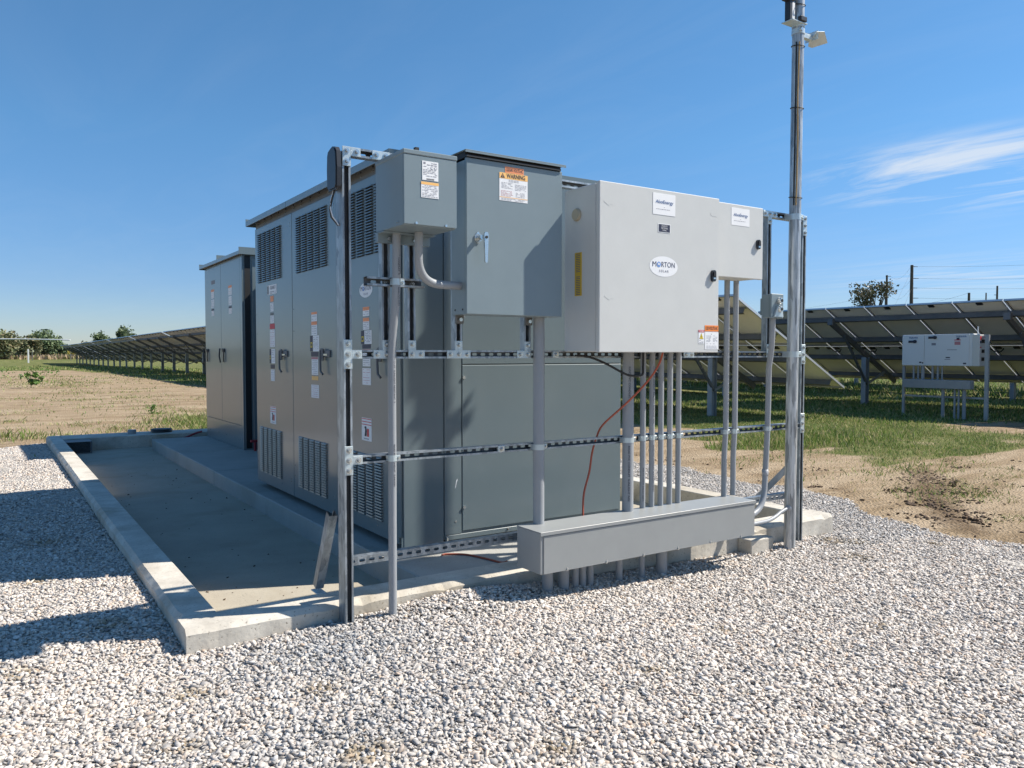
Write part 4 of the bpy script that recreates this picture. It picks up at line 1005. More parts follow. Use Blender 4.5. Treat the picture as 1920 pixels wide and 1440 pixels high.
# labels on the doors
def stick(y, z, w, h, m='white_label', head=None, n=5, seed=1, hm=.25, ink='grey_print', parent=sg, x=SX0): return label_micro('L', x, y, z, w * .8, h * .96, m, parent, head, n, seed, hm, ink)
Lb = Lab('L', SX0, 6.655, 1.812, .26, .078, 'white_label'); Lb.rect(-.105, 0, .04, .07, 'soffit'); Lb.text('SQUARE D', .03, .014, .036, 'grey_print', bold=.01, width=.15); Lb.lines(.03, -.018, .16, 2, .012, th=.005, seed=3); Lb.done('label', sg)
for (z_, h_, hd, n_, s_, w_) in ((1.735, .05, 'salmon_label', 0, 1, .11), (1.665, .075, None, 5, 2, .11), (1.575, .09, 'soffit', 5, 3, .12), (1.505, .045, None, 0, 4, .17)):
    stick(6.655, z_, w_, h_, 'red_label' if s_ == 4 else ('salmon_label' if s_ == 1 else 'white_label'), hd, n_, s_)
stick(6.652, 1.405, .17, .150, n=9, seed=5, ink='pink_print'); 
for (yc_, z_, w_, h_) in ((6.655, 1.17, .17, .13),): pass
def d_label(y, z, w, h, seed):
    Lb = Lab('L', SX0, y, z, w, h, 'white_label'); Lb.rect(-w * .34, h * .0, w * .32, h, 'navy_label'); Lb.rect(-w * .34, -.01, w * .2, w * .2, 'yellow_label', 2); Lb.rect(-w * .34, -.01, w * .12, w * .12, 'navy_label', 3)
    Lb.lines(w * .16, h * .38, w * .52, 7, h * .12, th=.0035, seed=seed); Lb.done('label', sg)
d_label(6.66, 1.255, .15, .12, 3); stick(6.655, 1.168, .14, .035, 'navy_label', None, 0); stick(6.655, 1.095, .13, .10, n=6, seed=9)
z_ = 1.545
for k_, (h_, m_, hd, n_) in enumerate(((.040, 'white_label', 'salmon_label', 2), (.075, 'white_label', 'salmon_label', 4))):
    stick(5.632, z_, .15, h_ + .03, m_, hd, n_, k_); z_ -= h_ + .045
d_label(5.628, 1.350, .19, .115, 5); stick(5.628, 1.272, .19, .035, 'navy_label', None, 0)
stick(5.626, 1.185, .17, .135, head='pink_print', n=8, seed=7, hm=.12); stick(5.626, 1.096, .17, .030, 'amber_label', 'amber_label', 0); stick(5.626, 1.000, .20, .10, n=6, seed=8, ink='pink_print')
solar_logo('L', SX0 - .0003, 4.684, 1.675, .205, .094, sg)
z_ = 1.560
stick(4.682, 1.540, .125, .060, head='salmon_label', n=2, seed=2, hm=.38); stick(4.682, 1.463, .122, .078, head='salmon_label', n=4, seed=3, hm=.3)
d_label(4.680, 1.378, .165, .085, 9); stick(4.680, 1.320, .165, .028, 'navy_label', None, 0)
stick(4.680, 1.248, .150, .112, head='pink_print', n=7, seed=4, hm=.12); stick(4.680, 1.130, .165, .11, n=6, seed=5, ink='pink_print')
for yy, zz_ in ((6.655, .760), (4.685, .795)):
    Lb = Lab('L', SX0, yy, zz_, .155, .145, 'white_label'); Lb.rect(0, .066, .155, .005, 'red_label'); Lb.rect(0, .048, .155, .005, 'red_label'); Lb.rect(0, .030, .155, .005, 'red_label')
    Lb.poly([(-.03, -.045), (-.02, .0), (-.035, .015), (-.005, .02), (.005, -.01), (0, -.045)], 'print_ink', 2); Lb.rect(.024, -.020, .03, .05, 'red_label', 2); Lb.lines(0, -.060, .08, 1, .01, th=.006, seed=4); Lb.done('label', sg)
# front (towards -Y) panels
M = MB(); M.box(SX0 + .001, SX0 + .264, SY0 - .001, SY0 + .0095, SZ0 - .006, SZ1 + .02, 'switchgear_paint', .003); M.box(SX0 - .012, SX0 - .0005, SY0 + .010, SY0 + .052, SZ0 + .05, SZ1, 'switchgear_paint', .002)
M.box(SX0 - .012, SX0 + .0005, SY0 + .002, SY0 + .009, SZ0 - .004, SZ0 + .05, 'switchgear_paint'); part(M, 'corner_panel', sg)
M = MB(); M.box(SX0 + .272, SX0 + .388, SY0 + .001, SY0 + .0095, SZ0 + .03, SZ1 + .02, 'switchgear_paint', .002); M.cyl((2.345, SY0 + .001, .26), (2.345, SY0 - .001, .26), .007, 'bolt_zinc', 8); part(M, 'filler_panel', sg)
M = MB(); M.box(SX0 + .394, SXR - .012, SY0, SY0 + .0095, SZ0 + .045, 1.205, 'switchgear_paint', .003); M.box(SX0 + .394, SXR - .012, SY0, SY0 + .0095, 1.211, SZ1 + .02, 'switchgear_paint', .003)
for zz_ in (.34, 1.13, 1.5, 2.1): M.tube([(2.400, SY0, zz_), (2.400, SY0 - .009, zz_)], .010, 'bolt_zinc', 12)
for x_, z_ in ((2.43, .40), (2.5, 1.12), (2.9, .9), (2.84, 1.16)):
    pass
part(M, 'rear_panel', sg)
M = MB(); M.box(SX0 + .275, SXR - .002, SY0 + .001, SY0 + .0095, SZ0 - .002, SZ0 + .028, 'switchgear_paint', .002); M.box(SX0 + .278, SX0 + .290, SY0 - .012, SY0, SZ0 - .002, SZ0 + .022, 'bolt_zinc', .001); M.cyl((2.72, SY0 + .001, SZ0 + .015), (2.72, SY0 - .006, SZ0 + .02), .006, 'dark_gap', 8); part(M, 'base_rail', sg)
M = MB(); M.prism([(0, 0), (.006, .03), (.012, .04), (.010, .05), (.002, .035), (-.006, -.01)], (2.345, SY0 + .0006, .47), X_, Z_, -Y_, .0007, 'white_pipe'); part(M, 'paint_scratch', sg)
# roof
M = MB(); RX0, RY1 = 1.952, 7.255
M.box(RX0, SXR + .05, 4.2335, RY1, SZ1 + .079, SZ1 + .083, 'switchgear_paint')
for ya, yb in ((4.2335, 6.117), (6.123, RY1)): M.box(RX0 - .003, RX0 - .0002, ya, yb, SZ1 + .038, SZ1 + .084, 'switchgear_paint', .0008)
M.box(RX0 - .003, SXR + .052, RY1, RY1 + .003, SZ1 + .038, SZ1 + .105, 'switchgear_paint'); M.box(RX0 - .003, SXR + .052, 4.230, 4.2332, SZ1 + .036, SZ1 + .0845, 'switchgear_paint', .0008)
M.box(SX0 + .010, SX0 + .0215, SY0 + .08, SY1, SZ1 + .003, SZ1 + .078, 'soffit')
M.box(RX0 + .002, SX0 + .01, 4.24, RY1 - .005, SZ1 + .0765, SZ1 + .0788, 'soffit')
for k_ in range(15):
    yy = 7.05 - k_ * .19
    M.cyl((SX0 + .010, yy, SZ1 + .028), (SX0 + .004, yy, SZ1 + .028), .007, 'bolt_zinc', 8); M.cyl((SX0 + .010, yy, SZ1 + .055), (SX0 + .006, yy, SZ1 + .055), .006, 'dark_gap', 8)
M.box(2.135, 2.16, 4.26, 4.285, SZ1 + .0832, SZ1 + .125, 'dark_gap'); part(M, 'roof', sg)
for yy in (6.9, 6.05, 5.2, 4.3):
    pass

# ================================================================ SWITCHGEAR 2 (behind)
s2 = thing('switchgear_cabinet', (3.4, 11.0, KZ), 'second grey cabinet further back, narrower doors, no louvres', 'switchgear')
CX, CY0, CY1, CZ0, CZ1 = 2.64, 10.02, 12.02, KZ, 2.50
M = MB(); M.box(CX + .022, 4.0, CY0, CY1 - .004, CZ0, CZ1 + .03, 'switchgear_paint', .003); part(M, 'housing', s2)
M = MB(); M.box(3.05, 4.6, CY1 + .01, 12.55, CZ0, 2.20, 'switchgear_paint', .003); part(M, 'unseen_shade_box', s2)  # second unseen box, added to throw shade over the far kerb
for ya, yb in ((12.015, 11.094), (11.086, 10.13)):
    M = MB(); M.box(CX, CX + .021, yb, ya, CZ0 + .30, CZ1, 'switchgear_paint', .003); d_ = part(M, 'door', s2)
    hy = ya + .02 if ya > 12 else ya + .05
    hy = ya - .06
    M = MB(); M.box(CX - .010, CX, hy - .12, hy + .04, 1.30, 1.35, 'black_plastic', .003); M.tube([(CX - .03, hy + .03, 1.35), (CX - .04, hy + .03, 1.25), (CX - .03, hy + .01, 1.16)], .010, 'black_plastic', 8); M.tube([(CX - .012, hy - .11, 1.34), (CX - .02, hy - .11, 1.22), (CX - .014, hy - .10, 1.17)], .007, 'black_plastic', 8); part(M, 'handle', d_)
M = MB(); M.box(CX + .004, CX + .0215, 10.13, 12.015, CZ0 + .002, CZ0 + .295, 'switchgear_paint', .002)
for yy in (10.2, 10.5, 10.9, 11.3, 11.35, 11.8): M.cyl((CX + .004, yy, CZ0 + .12), (CX, yy, CZ0 + .12), .010, 'bolt_zinc', 8)
part(M, 'base_panel', s2)
M = MB(); M.box(CX - .002, CX + .0215, 10.022, 10.12, CZ0 + .002, CZ1, 'switchgear_paint', .003); M.box(CX + .12, 3.98, CY0 - .012, CY0 - .0005, CZ0 + .1, CZ1 - .04, 'switchgear_paint', .003)
M.box(CX + .03, CX + .10, CY0 - .004, CY0 - .0002, CZ0 + .02, CZ1 - .01, 'dark_gap')
for z_ in (2.3, 2.12): M.cyl((2.86, CY0 - .012, z_), (2.86, CY0 - .016, z_), .010, 'bolt_zinc', 8)
part(M, 'side_panel', s2)
M = MB(); M.box(CX - .05, 4.05, CY0 - .06, CY1 + .10, CZ1 + .031, CZ1 + .037, 'switchgear_paint'); M.box(CX - .053, CX - .0502, CY0 - .06, CY1 + .10, CZ1 - .002, CZ1 + .04, 'switchgear_paint'); M.box(CX - .053, 4.053, CY0 - .063, CY0 - .0602, CZ1 - .002, CZ1 + .085, 'switchgear_paint')
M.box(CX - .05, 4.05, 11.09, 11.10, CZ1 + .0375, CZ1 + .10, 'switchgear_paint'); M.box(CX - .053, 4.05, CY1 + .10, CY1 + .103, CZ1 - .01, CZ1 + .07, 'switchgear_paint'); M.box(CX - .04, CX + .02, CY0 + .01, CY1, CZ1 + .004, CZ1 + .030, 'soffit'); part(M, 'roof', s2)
for yc_, z0_ in ((11.55, 2.11), (10.60, 2.10)):
    stick(yc_, z0_, .22, .13, head='salmon_label', n=3, seed=2, parent=s2, x=CX, ink='pink_print'); stick(yc_, z0_ - .135, .20, .12, n=3, seed=4, parent=s2, x=CX); stick(yc_, z0_ - .255, .19, .10, head='print_ink', n=3, seed=6, parent=s2, x=CX, ink='pink_print')
Lb = Lab('L', CX, 11.52, 2.27, .20, .05, 'soffit'); Lb.rect(0, 0, .18, .035, 'grey_print'); Lb.done('name_plate', s2)

sg.location = (2.926, 5.852, .0265); sg.scale = (1.045,) * 3
s2.location = (3.485, 11.275, .0503); s2.scale = (1.025,) * 3
# ---------------------------------------------------------------- small things on the basin
gr = thing('sump_cage', (1.0, 12.45, FZ), 'dark expanded metal cage in the far left corner of the basin', 'cage')
M = MB(); M.box(.868, 1.19, 12.35, 12.72, .06, .066, 'array_beam', .001); M.box(.87, 1.185, 12.352, 12.358, FZ, FZ + .012, 'array_beam'); M.box(1.176, 1.19, 12.35, 12.364, FZ, .06, 'array_beam'); part(M, 'frame', gr)
M = MB()
for i in range(9):
    zr = FZ + .012 + i * .018
    for j in range(8):
        xa = .87 + j * .04
        M.beam((xa, 12.353, zr), (xa + .02, 12.353, zr + .009), .004, .004, 'array_beam'); M.beam((xa + .02, 12.353, zr + .009), (xa + .04, 12.353, zr), .004, .004, 'array_beam')
for i in range(9):
    zr = FZ + .012 + i * .018
    for j in range(9):
        ya = 12.36 + j * .04
        M.beam((1.188, ya, zr), (1.188, ya + .02, zr + .009), .004, .004, 'array_beam'); M.beam((1.188, ya + .02, zr + .009), (1.188, ya + .04, zr), .004, .004, 'array_beam')
M.box(.90, 1.17, 12.40, 12.70, FZ, .04, 'dark_gap'); part(M, 'mesh', gr)
M = MB(); M.tube([(2.21, 13.10, KZ), (2.21, 13.10, KZ + .048), (2.21, 13.10, KZ + .052)], .15, 'black_rubber', 28, radii=[.15, .15, .135]); o = M.build('rubber_cap', None, (2.21, 13.1, KZ)); tag(o, 'flat round black cap lying on the far kerb', 'cap')
M = MB(); M.cyl((1.79, 13.05, KZ), (1.79, 13.05, KZ + .06), .06, 'pvc', 20); o = M.build('pipe_stub', None, (1.79, 13.05, KZ)); tag(o, 'short grey pipe stub standing on the far kerb left of the black cap', 'pipe')
cable('strap', [(2.36, 12.73, -.03), (2.50, 12.70, .02), (2.62, 12.66, .075), (2.70, 12.62, .10)], .014, 'red_strap', 'red strap hanging over the far kerb beside the back cabinet'); 
lug = thing('ground_clamp', (2.74, 9.90, KZ), 'small dark red clamp on a black block at the corner of the back cabinet', 'clamp')
M = MB(); M.box(2.80, 2.98, 9.80, 9.99, KZ, KZ + .13, 'black_plastic', .006); part(M, 'block', lug)
lug.location = (2.81, 10.15, PZ)
M = MB(); M.box(2.68, 2.86, 9.86, 9.90, KZ + .11, KZ + .14, 'red_strap', .004); M.box(2.72, 2.745, 9.85, 9.89, KZ, KZ + .11, 'red_strap', .004); M.tube([(2.77, 9.87, KZ + .02), (2.77, 9.86, KZ + .17)], .010, 'red_strap', 8); part(M, 'jaw', lug)

# ================================================================ SOLAR ARRAY
TILT_X, TILT_Z = 3.6, 1.80         # high edge at u=0, low edge at u=3.6 / -1.75
SLn = math.hypot(TILT_X, TILT_Z); ca, sa = TILT_X / SLn, TILT_Z / SLn
def sl(s_, off=0.):                  # point on the table slope, s along slope from the high edge, off = above the surface
    return (s_ * ca + off * sa, -s_ * sa + off * ca)
NCOL, MW, MG = 12, .99, .022
PITCH_M = MW + MG
TL = NCOL * PITCH_M
ZT = 2.47                            # high edge above ground
def module_mesh():
    M = MB(); ml = (SLn - .02) / 2
    def pt(s_, y, o): a, b = sl(s_, o); return (a, y, b)
    def slab(s0, s1, y0, y1, o0, o1, m):
        vs = [pt(s_, y, o) for s_ in (s0, s1) for y in (y0, y1) for o in (o0, o1)]
        M.add(vs, [(0, 1, 3, 2), (4, 6, 7, 5), (0, 4, 5, 1), (2, 3, 7, 6), (0, 2, 6, 4), (1, 5, 7, 3)], m)
    slab(.028, ml - .028, .028, MW - .028, -.009, -.003, 'backsheet'); slab(.012, ml - .012, .012, MW - .012, -.0028, .0, 'glass_panel')
    for a in ((0, ml, 0, .012), (0, ml, MW - .012, MW), (0, .012, .012, MW - .012), (ml - .012, ml, .012, MW - .012)): slab(*a, -.04, .0015, 'module_frame')
    for a in ((0, ml, .012, .030), (0, ml, MW - .030, MW - .012)): slab(*a, -.040, -.038, 'module_frame')
    slab(.012, .03, .03, MW - .03, -.040, -.038, 'array_steel'); slab(ml - .03, ml - .012, .03, MW - .03, -.040, -.038, 'array_steel')
    me_ = M
    return M, ml
def jb(M, s0, y0):
    a = []
    for s_, y, o in [(s0 + ds, y0 + dy, -.010 - do) for ds in (-.04, .04) for dy in (-.06, .06) for do in (0, .022)]:
        q = sl(s_, o); a.append((q[0], y, q[1]))
    M.add(a, [(0, 1, 3, 2), (4, 6, 7, 5), (0, 4, 5, 1), (2, 3, 7, 6), (0, 2, 6, 4), (1, 5, 7, 3)], 'black_plastic')
Mm, ml = module_mesh(); jb(Mm, .12, MW / 2)
Mm2, _ = module_mesh()
for dy in (.12, .5, .88): jb(Mm2, .14, dy)
def lead(M, y0, sgn):
    p = []
    for i in range(9):
        t = i / 8; s_ = .16 + .10 * math.sin(math.pi * t) + .02 * math.sin(6 * t); q = sl(s_, -.03 - .04 * math.sin(math.pi * t)); p.append((q[0], y0 + sgn * .30 * t - .02, q[1]))
    M.tube(p, .010, 'black_rubber', 5, caps=False)
lead(Mm2, .80, 1)
def module_objs():
    o1 = Mm.build('solar_module'); o2 = Mm2.build('solar_module')
    return o1, o2
def build_table(ncol=NCOL, posts=3):
    root = bpy.data.objects.new('solar_table', None); COL.objects.link(root); root.empty_display_size = .2
    o1, o2 = module_objs(); first = True
    for i in range(ncol):
        for j, src in ((0, o1), (1, o2)):
            o = src if i == 0 else src.copy()
            if i: COL.objects.link(o)
            s0 = j * (ml + .02); q = sl(s0)
            o.parent = root; o.location = (q[0], i * PITCH_M, ZT + q[1])
    T = ncol * PITCH_M - MG
    for s_ in (.42, 1.50, 2.50, 3.58):
        M = MB(); 
        a0 = sl(s_, -.042); a1 = sl(s_, -.165); b0 = sl(s_ + .055, -.042); b1 = sl(s_ + .055, -.165)
        P = lambda q, y: (q[0], y, ZT + q[1])
        y0, y1 = .05, T - .05
        M.face([P(a0, y0), P(a0, y1), P(a1, y1), P(a1, y0)], 'array_beam'); M.face([P(a0, y0), P(b0, y0), P(b0, y1), P(a0, y1)], 'array_beam'); M.face([P(a1, y0), P(a1, y1), P(b1, y1), P(b1, y0)], 'array_beam')
        a2 = sl(s_ + .004, -.045); a3 = sl(s_ + .004, -.163); M.face([P(a2, y0), P(a2, y1), P(a3, y1), P(a3, y0)], 'array_beam')
        o = M.build('purlin'); o.parent = root
    for k_ in range(posts):
        y = T * (k_ + .5) / posts
        pt = sl(SLn * .53, -.30)
        M = MB(); xp = pt[0]; zt_ = ZT + pt[1]
        for dx, w_, t_ in ((-.075, .012, .13), (.075, .012, .13)): M.box(xp + dx - w_ / 2, xp + dx + w_ / 2, y - t_ / 2, y + t_ / 2, -.6, zt_, 'array_steel')
        M.box(xp - .069, xp + .069, y - .005, y + .005, -.6, zt_, 'array_steel'); o = M.build('post'); o.parent = root
        M = MB(); a = sl(.36, -.235); b = sl(SLn - .30, -.235); M.beam((a[0], y, ZT + a[1]), (b[0], y, ZT + b[1]), .06, .125, 'array_beam'); M.box(a[0] - .09, a[0] + .02, y - .09, y + .05, ZT + a[1] - .05, ZT + a[1] + .10, 'array_beam', .005); o = M.build('rafter'); o.parent = root
        for s_ in (.95, 3.05):
            c_ = sl(s_, -.29); M = MB(); M.beam((xp, y - .05, .55), (c_[0], y - .05, ZT + c_[1]), .05, .05, 'array_steel' if s_ > 2 else 'array_beam'); o = M.build('brace'); o.parent = root
    return root
def build_far_table(ncol):
    """the same table as a single mesh for those too small to show their parts"""
    M = MB(); T = ncol * PITCH_M - MG
    for i in range(ncol):
        for j, src in ((0, Mm), (1, Mm2)):
            s0 = j * (ml + .02); q = sl(s0)
            n = len(M.v); M.v.extend([(a + q[0], b + i * PITCH_M, c + q[1] + ZT) for a, b, c in src.v])
            idx = [M.mi(nm) for nm in src.names]
            M.f.extend([tuple(n + k_ for k_ in f) for f in src.f]); M.m.extend([idx[k_] for k_ in src.m]); M.sm.extend(src.sm)
    for s_ in (.42, 1.50, 2.50, 3.58):
        a = sl(s_, -.10); M.beam((a[0], .05, ZT + a[1]), (a[0], T - .05, ZT + a[1]), .06, .12, 'array_beam')
    return M
ROWD = Vector((-.03, 1, 0)).normalized(); ROWR = math.atan2(.03, 1)
proto = build_table()
GAPT = .5
def row_label(row, k_): return None
def place_table(o, x0, y0, s_):
    """s_ = distance along the row from (x0,y0)"""
    p = Vector((x0, y0, 0)) + ROWD * s_; q = p + ROWD * TL
    za = zgf(p.x + 1.9, p.y); zb = zgf(q.x + 1.9, q.y)
    o.location = (p.x, p.y, za); o.rotation_euler = (math.atan2(zb - za, TL), 0, ROWR)
names_B = ['solar table behind the white inverter rack', 'solar table seen past the mast behind the near bright one', 'third solar table of the row behind the inverter', 'fourth solar table of the row behind the inverter', 'far end table of the row behind the inverter']
first = True
# row B (right) starts close to the camera side and runs away
S_B = -8.0
for k_ in range(5):
    o = proto if first else copy_tree(proto); first = False
    place_table(o, 17.38, 10.0, S_B + k_ * (TL + GAPT))
    tag(o, names_B[k_], 'solar array', 'ground mounted solar tables')
# the single near table with the bright underside
o = copy_tree(proto); place_table(o, 11.54, 10.0, 0); tag(o, 'near solar table with bright pale underside, its white end edge sloping down beside the mast', 'solar array', 'ground mounted solar tables')
# the long row on the left
LX, LY = 8.40, 24.0
def place_L(o, k_):
    y = LY + k_ * (TL + GAPT); za = zgf(LX + 1.9, y); zb = zgf(LX + 1.9, y + TL); o.location = (LX, y, za); o.rotation_euler = (math.atan2(zb - za, TL), 0, 0)
near_l = ['solar table at the start of the left row, half hidden by the cabinets', 'dark solar table right beside the back cabinet', 'solar table third in the left row, just left of the back cabinet']
for k_ in range(3):
    o = copy_tree(proto); place_L(o, k_); tag(o, near_l[k_], 'solar array', 'ground mounted solar tables')
far_names = ['fourth solar table of the left row', 'fifth solar table of the left row', 'sixth solar table of the left row', 'seventh solar table of the left row', 'last solar table at the far left end of the left row']
Mf = build_far_table(NCOL)
pr = {}
for k_ in range(3, 8):
    root = bpy.data.objects.new('solar_table', None); COL.objects.link(root); place_L(root, k_); tag(root, far_names[k_ - 3], 'solar array', 'ground mounted solar tables')
    if not pr:
        pr['m'] = Mf.build('module_block'); pr['m'].parent = root
        T = NCOL * PITCH_M
        pr['l'] = []
        for q in range(3):
            y = T * (q + .5) / 3; c = sl(SLn * .53, -.30); Mp = MB(); Mp.box(c[0] - .07, c[0] + .07, y - .06, y + .06, -.6, ZT + c[1], 'array_steel'); o = Mp.build('post'); o.parent = root; pr['l'].append(o)
            a = sl(.36, -.235); b = sl(SLn - .30, -.235); Mp = MB(); Mp.beam((a[0], y, ZT + a[1]), (b[0], y, ZT + b[1]), .06, .125, 'array_beam')
            for s_ in (.95, 3.05): cc = sl(s_, -.29); Mp.beam((c[0], y, .55), (cc[0], y, ZT + cc[1]), .05, .05, 'array_beam')
            o = Mp.build('rafter'); o.parent = root; pr['l'].append(o)
    else:
        for src in [pr['m']] + pr['l']:
            o = src.copy(); COL.objects.link(o); o.parent = root
# rows beyond, glimpsed under row B
for r_, x0 in enumerate((23.2, 29.0)):
    for k_ in range(4):
        src_root = root; o = root.copy(); COL.objects.link(o); place_table(o, x0, 8.0, -7 + k_ * (TL + GAPT))
        for ch in root.children: c = ch.copy(); COL.objects.link(c); c.parent = o
        tag(o, ('second' if r_ == 0 else 'third') + ' row solar table number %d glimpsed under the inverter row' % (k_ + 1), 'solar array', 'ground mounted solar tables')
        o['label'] = 'dark solar table glimpsed beneath the row behind the inverter'

# ================================================================ INVERTER RACK
iv = thing('inverter_rack', (16.6, 8.9, -.05), 'white wall-type inverter on a strut frame in front of the right solar row', 'inverter')
M = MB(); M.box(16.62, 16.95, 8.24, 9.71, 1.03, 1.69, 'white_inverter', .01); M.box(16.605, 16.6195, 9.225, 9.705, 1.035, 1.685, 'white_inverter', .004); M.box(16.605, 16.6195, 8.30, 9.215, 1.035, 1.685, 'white_inverter', .004)
M.box(16.62, 16.93, 8.10, 8.239, 1.03, 1.67, 'pale_enclosure', .006)
for z_ in (1.14, 1.30, 1.50): M.box(16.70, 16.80, 8.090, 8.0995, z_, z_ + .07, 'dark_gap')
M.cyl((16.75, 8.20, 1.69), (16.75, 8.20, 1.84), .012, 'white_pipe', 8); part(M, 'cabinet', iv)
for yy in (9.47, 9.04):
    M = MB(); zc_ = 1.545 if yy > 9.2 else 1.625
    M.box(16.585, 16.6045, yy - .06, yy + .09, zc_ - .025, zc_ + .022, 'print_ink', .004); M.cyl((16.6045, yy - .05, zc_), (16.575, yy - .05, zc_), .035, 'print_ink', 16); part(M, 'switch_handle', iv)
u, v, n = FR['L']
M = MB(); M.text('YASKAWA', (16.6035, 9.46, 1.625), u, v, .055, 'blue_logo', bold=.02, width=.20); M.text('YASKAWA', (16.6035, 8.46, 1.635), u, v, .055, 'blue_logo', bold=.02, width=.22)
for (yy, zz_, w_, h_, m_) in ((8.52, 1.59, .06, .04, 'navy_label'), (8.53, 1.565, .13, .018, 'red_label'), (8.53, 1.50, .12, .07, 'pink_print'), (9.02, 1.485, .09, .05, 'grey_print'), (8.72, 1.205, .09, .022, 'navy_label'), (8.73, 1.165, .12, .012, 'grey_print'), (8.64, 1.365, .2, .012, 'grey_print'), (9.30, 1.10, .05, .03, 'navy_label'), (9.25, 1.09, .03, .03, 'print_ink'), (8.38, 1.085, .06, .03, 'navy_label')):
    M.face([(16.6033, yy + w_ / 2, zz_ - h_ / 2), (16.6033, yy - w_ / 2, zz_ - h_ / 2), (16.6033, yy - w_ / 2, zz_ + h_ / 2), (16.6033, yy + w_ / 2, zz_ + h_ / 2)], m_)
for (xx, zz_, h_, m_) in ((16.66, 1.60, .08, 'red_label'), (16.66, 1.52, .05, 'navy_label'), (16.66, 1.41, .02, 'red_label')): M.face([(xx - .03, 8.0985, zz_ - h_ / 2), (xx + .03, 8.0985, zz_ - h_ / 2), (xx + .03, 8.0985, zz_ + h_ / 2), (xx - .03, 8.0985, zz_ + h_ / 2)], m_)
part(M, 'lettering', iv)
for yy, wd in ((9.70, .05), (7.98, .07)):
    M = MB(); zb = zgf(16.7, yy) - .3; M.box(16.66, 16.66 + .05, yy - wd / 2, yy + wd / 2, zb, 1.67 if yy < 9 else 1.02, 'array_steel'); part(M, 'post', iv)
M = MB(); M.box(16.711, 16.75, 7.96, 9.72, 1.60, 1.64, 'array_steel'); part(M, 'rail', iv)
M = MB(); M.box(16.711, 16.75, 7.96, 9.72, .36, .40, 'array_steel'); part(M, 'rail', iv)
M = MB(); M.box(16.50, 16.68, 8.22, 9.60, .56, .74, 'pvc', .006); part(M, 'wireway', iv)
for yy, r_ in ((9.47, .022), (9.37, .022), (9.27, .036), (9.06, .024), (8.95, .024), (8.86, .016)):
    M = MB(); M.cyl((16.6, yy, .74), (16.6 if r_ < .1 else 16.6, yy, .745), r_, 'pvc', 10); M.cyl((16.66, yy, .735), (16.66, yy, 1.03), r_, 'pvc', 10); part(M, 'conduit', iv)
for yy, r_ in ((8.80, .035), (8.56, .022), (8.48, .022), (8.37, .036)):
    M = MB(); M.cyl((16.60, yy, -.3), (16.60, yy, .56), r_, 'pvc', 10); part(M, 'conduit', iv)

# ================================================================ VEGETATION
def quads_obj(name, V, C, m):
    """V: (n,4,3) quads or (n,3,3) tris ; C: (n,3)"""
    n, k_, _ = V.shape
    me = bpy.data.meshes.new(name); me.vertices.add(n * k_); me.vertices.foreach_set('co', V.reshape(-1).astype(np.float32))
    me.loops.add(n * k_); me.loops.foreach_set('vertex_index', np.arange(n * k_, dtype=np.int32))
    me.polygons.add(n); me.polygons.foreach_set('loop_start', (np.arange(n) * k_).astype(np.int32)); me.polygons.foreach_set('loop_total', np.full(n, k_, np.int32)); me.update(calc_edges=True)
    CC = np.ones((n, k_, 4), np.float32); CC[:, :, :3] = C[:, None, :]
    a = me.color_attributes.new('tint', 'FLOAT_COLOR', 'POINT'); a.data.foreach_set('color', CC.ravel()); me.materials.append(MATS[m])
    o = bpy.data.objects.new(name, me); COL.objects.link(o); return o
def blades(P, h, wd, pal, lean=.5):
    n = len(P); a = RNG.uniform(0, 2 * math.pi, n); b = RNG.uniform(0, 2 * math.pi, n); H = h
    z = zg(P[:, 0], P[:, 1]) - .01
    base = np.stack([P[:, 0], P[:, 1], z], -1)
    side = np.stack([np.cos(a), np.sin(a), np.zeros(n)], -1) * (wd / 2)[:, None]
    ln = RNG.uniform(.1, lean, n)
    tip = base + np.stack([np.cos(b) * ln * H, np.sin(b) * ln * H, H * RNG.uniform(.6, 1, n)], -1)
    mid = base + (tip - base) * .55 + np.stack([np.zeros(n), np.zeros(n), H * .10], -1)
    V = np.stack([base - side, base + side, mid + side * .8, tip, mid - side * .8], 1)
    C = pal[RNG.integers(0, len(pal), n)] * RNG.uniform(.75, 1.2, (n, 1)); return V, C
GP = np.array([(.15, .24, .05), (.21, .30, .075), (.27, .33, .10), (.40, .38, .17), (.11, .18, .04), (.50, .43, .23)])
def grass_pts(n, x0, x1, y0, y1, thr=.5):
    p = np.stack([RNG.uniform(x0, x1, n), RNG.uniform(y0, y1, n)], -1); gm = grass_mask(p[:, 0], p[:, 1])
    cl = .35 + .65 * np.sin(p[:, 0] * 3.1 + 2 * np.sin(p[:, 1] * 2.3)) * np.sin(p[:, 1] * 3.7 + np.sin(p[:, 0] * 2.9))
    k_ = (RNG.random(n) < (gm - .3) * 1.4 * (.45 + .55 * cl)) & ~in_kerb(p[:, 0], p[:, 1], .05); return p[k_]
VV, CC_ = [], []
for (n, x0, x1, y0, y1, hh, ww_) in ((190000, 8, 16, 4.5, 14, .045, .008), (90000, 14, 24, 3, 18, .08, .014), (30000, 22, 40, 4, 30, .16, .03), (40000, 5, 20, 14, 40, .10, .02), (30000, 0, 14, 34, 90, .12, .035)):
    p = grass_pts(n, x0, x1, y0, y1)
    H = hh * RNG.uniform(.5, 1.5, len(p)); v_, c_ = blades(p, H, np.full(len(p), ww_), GP, .8); VV.append(v_); CC_.append(c_)
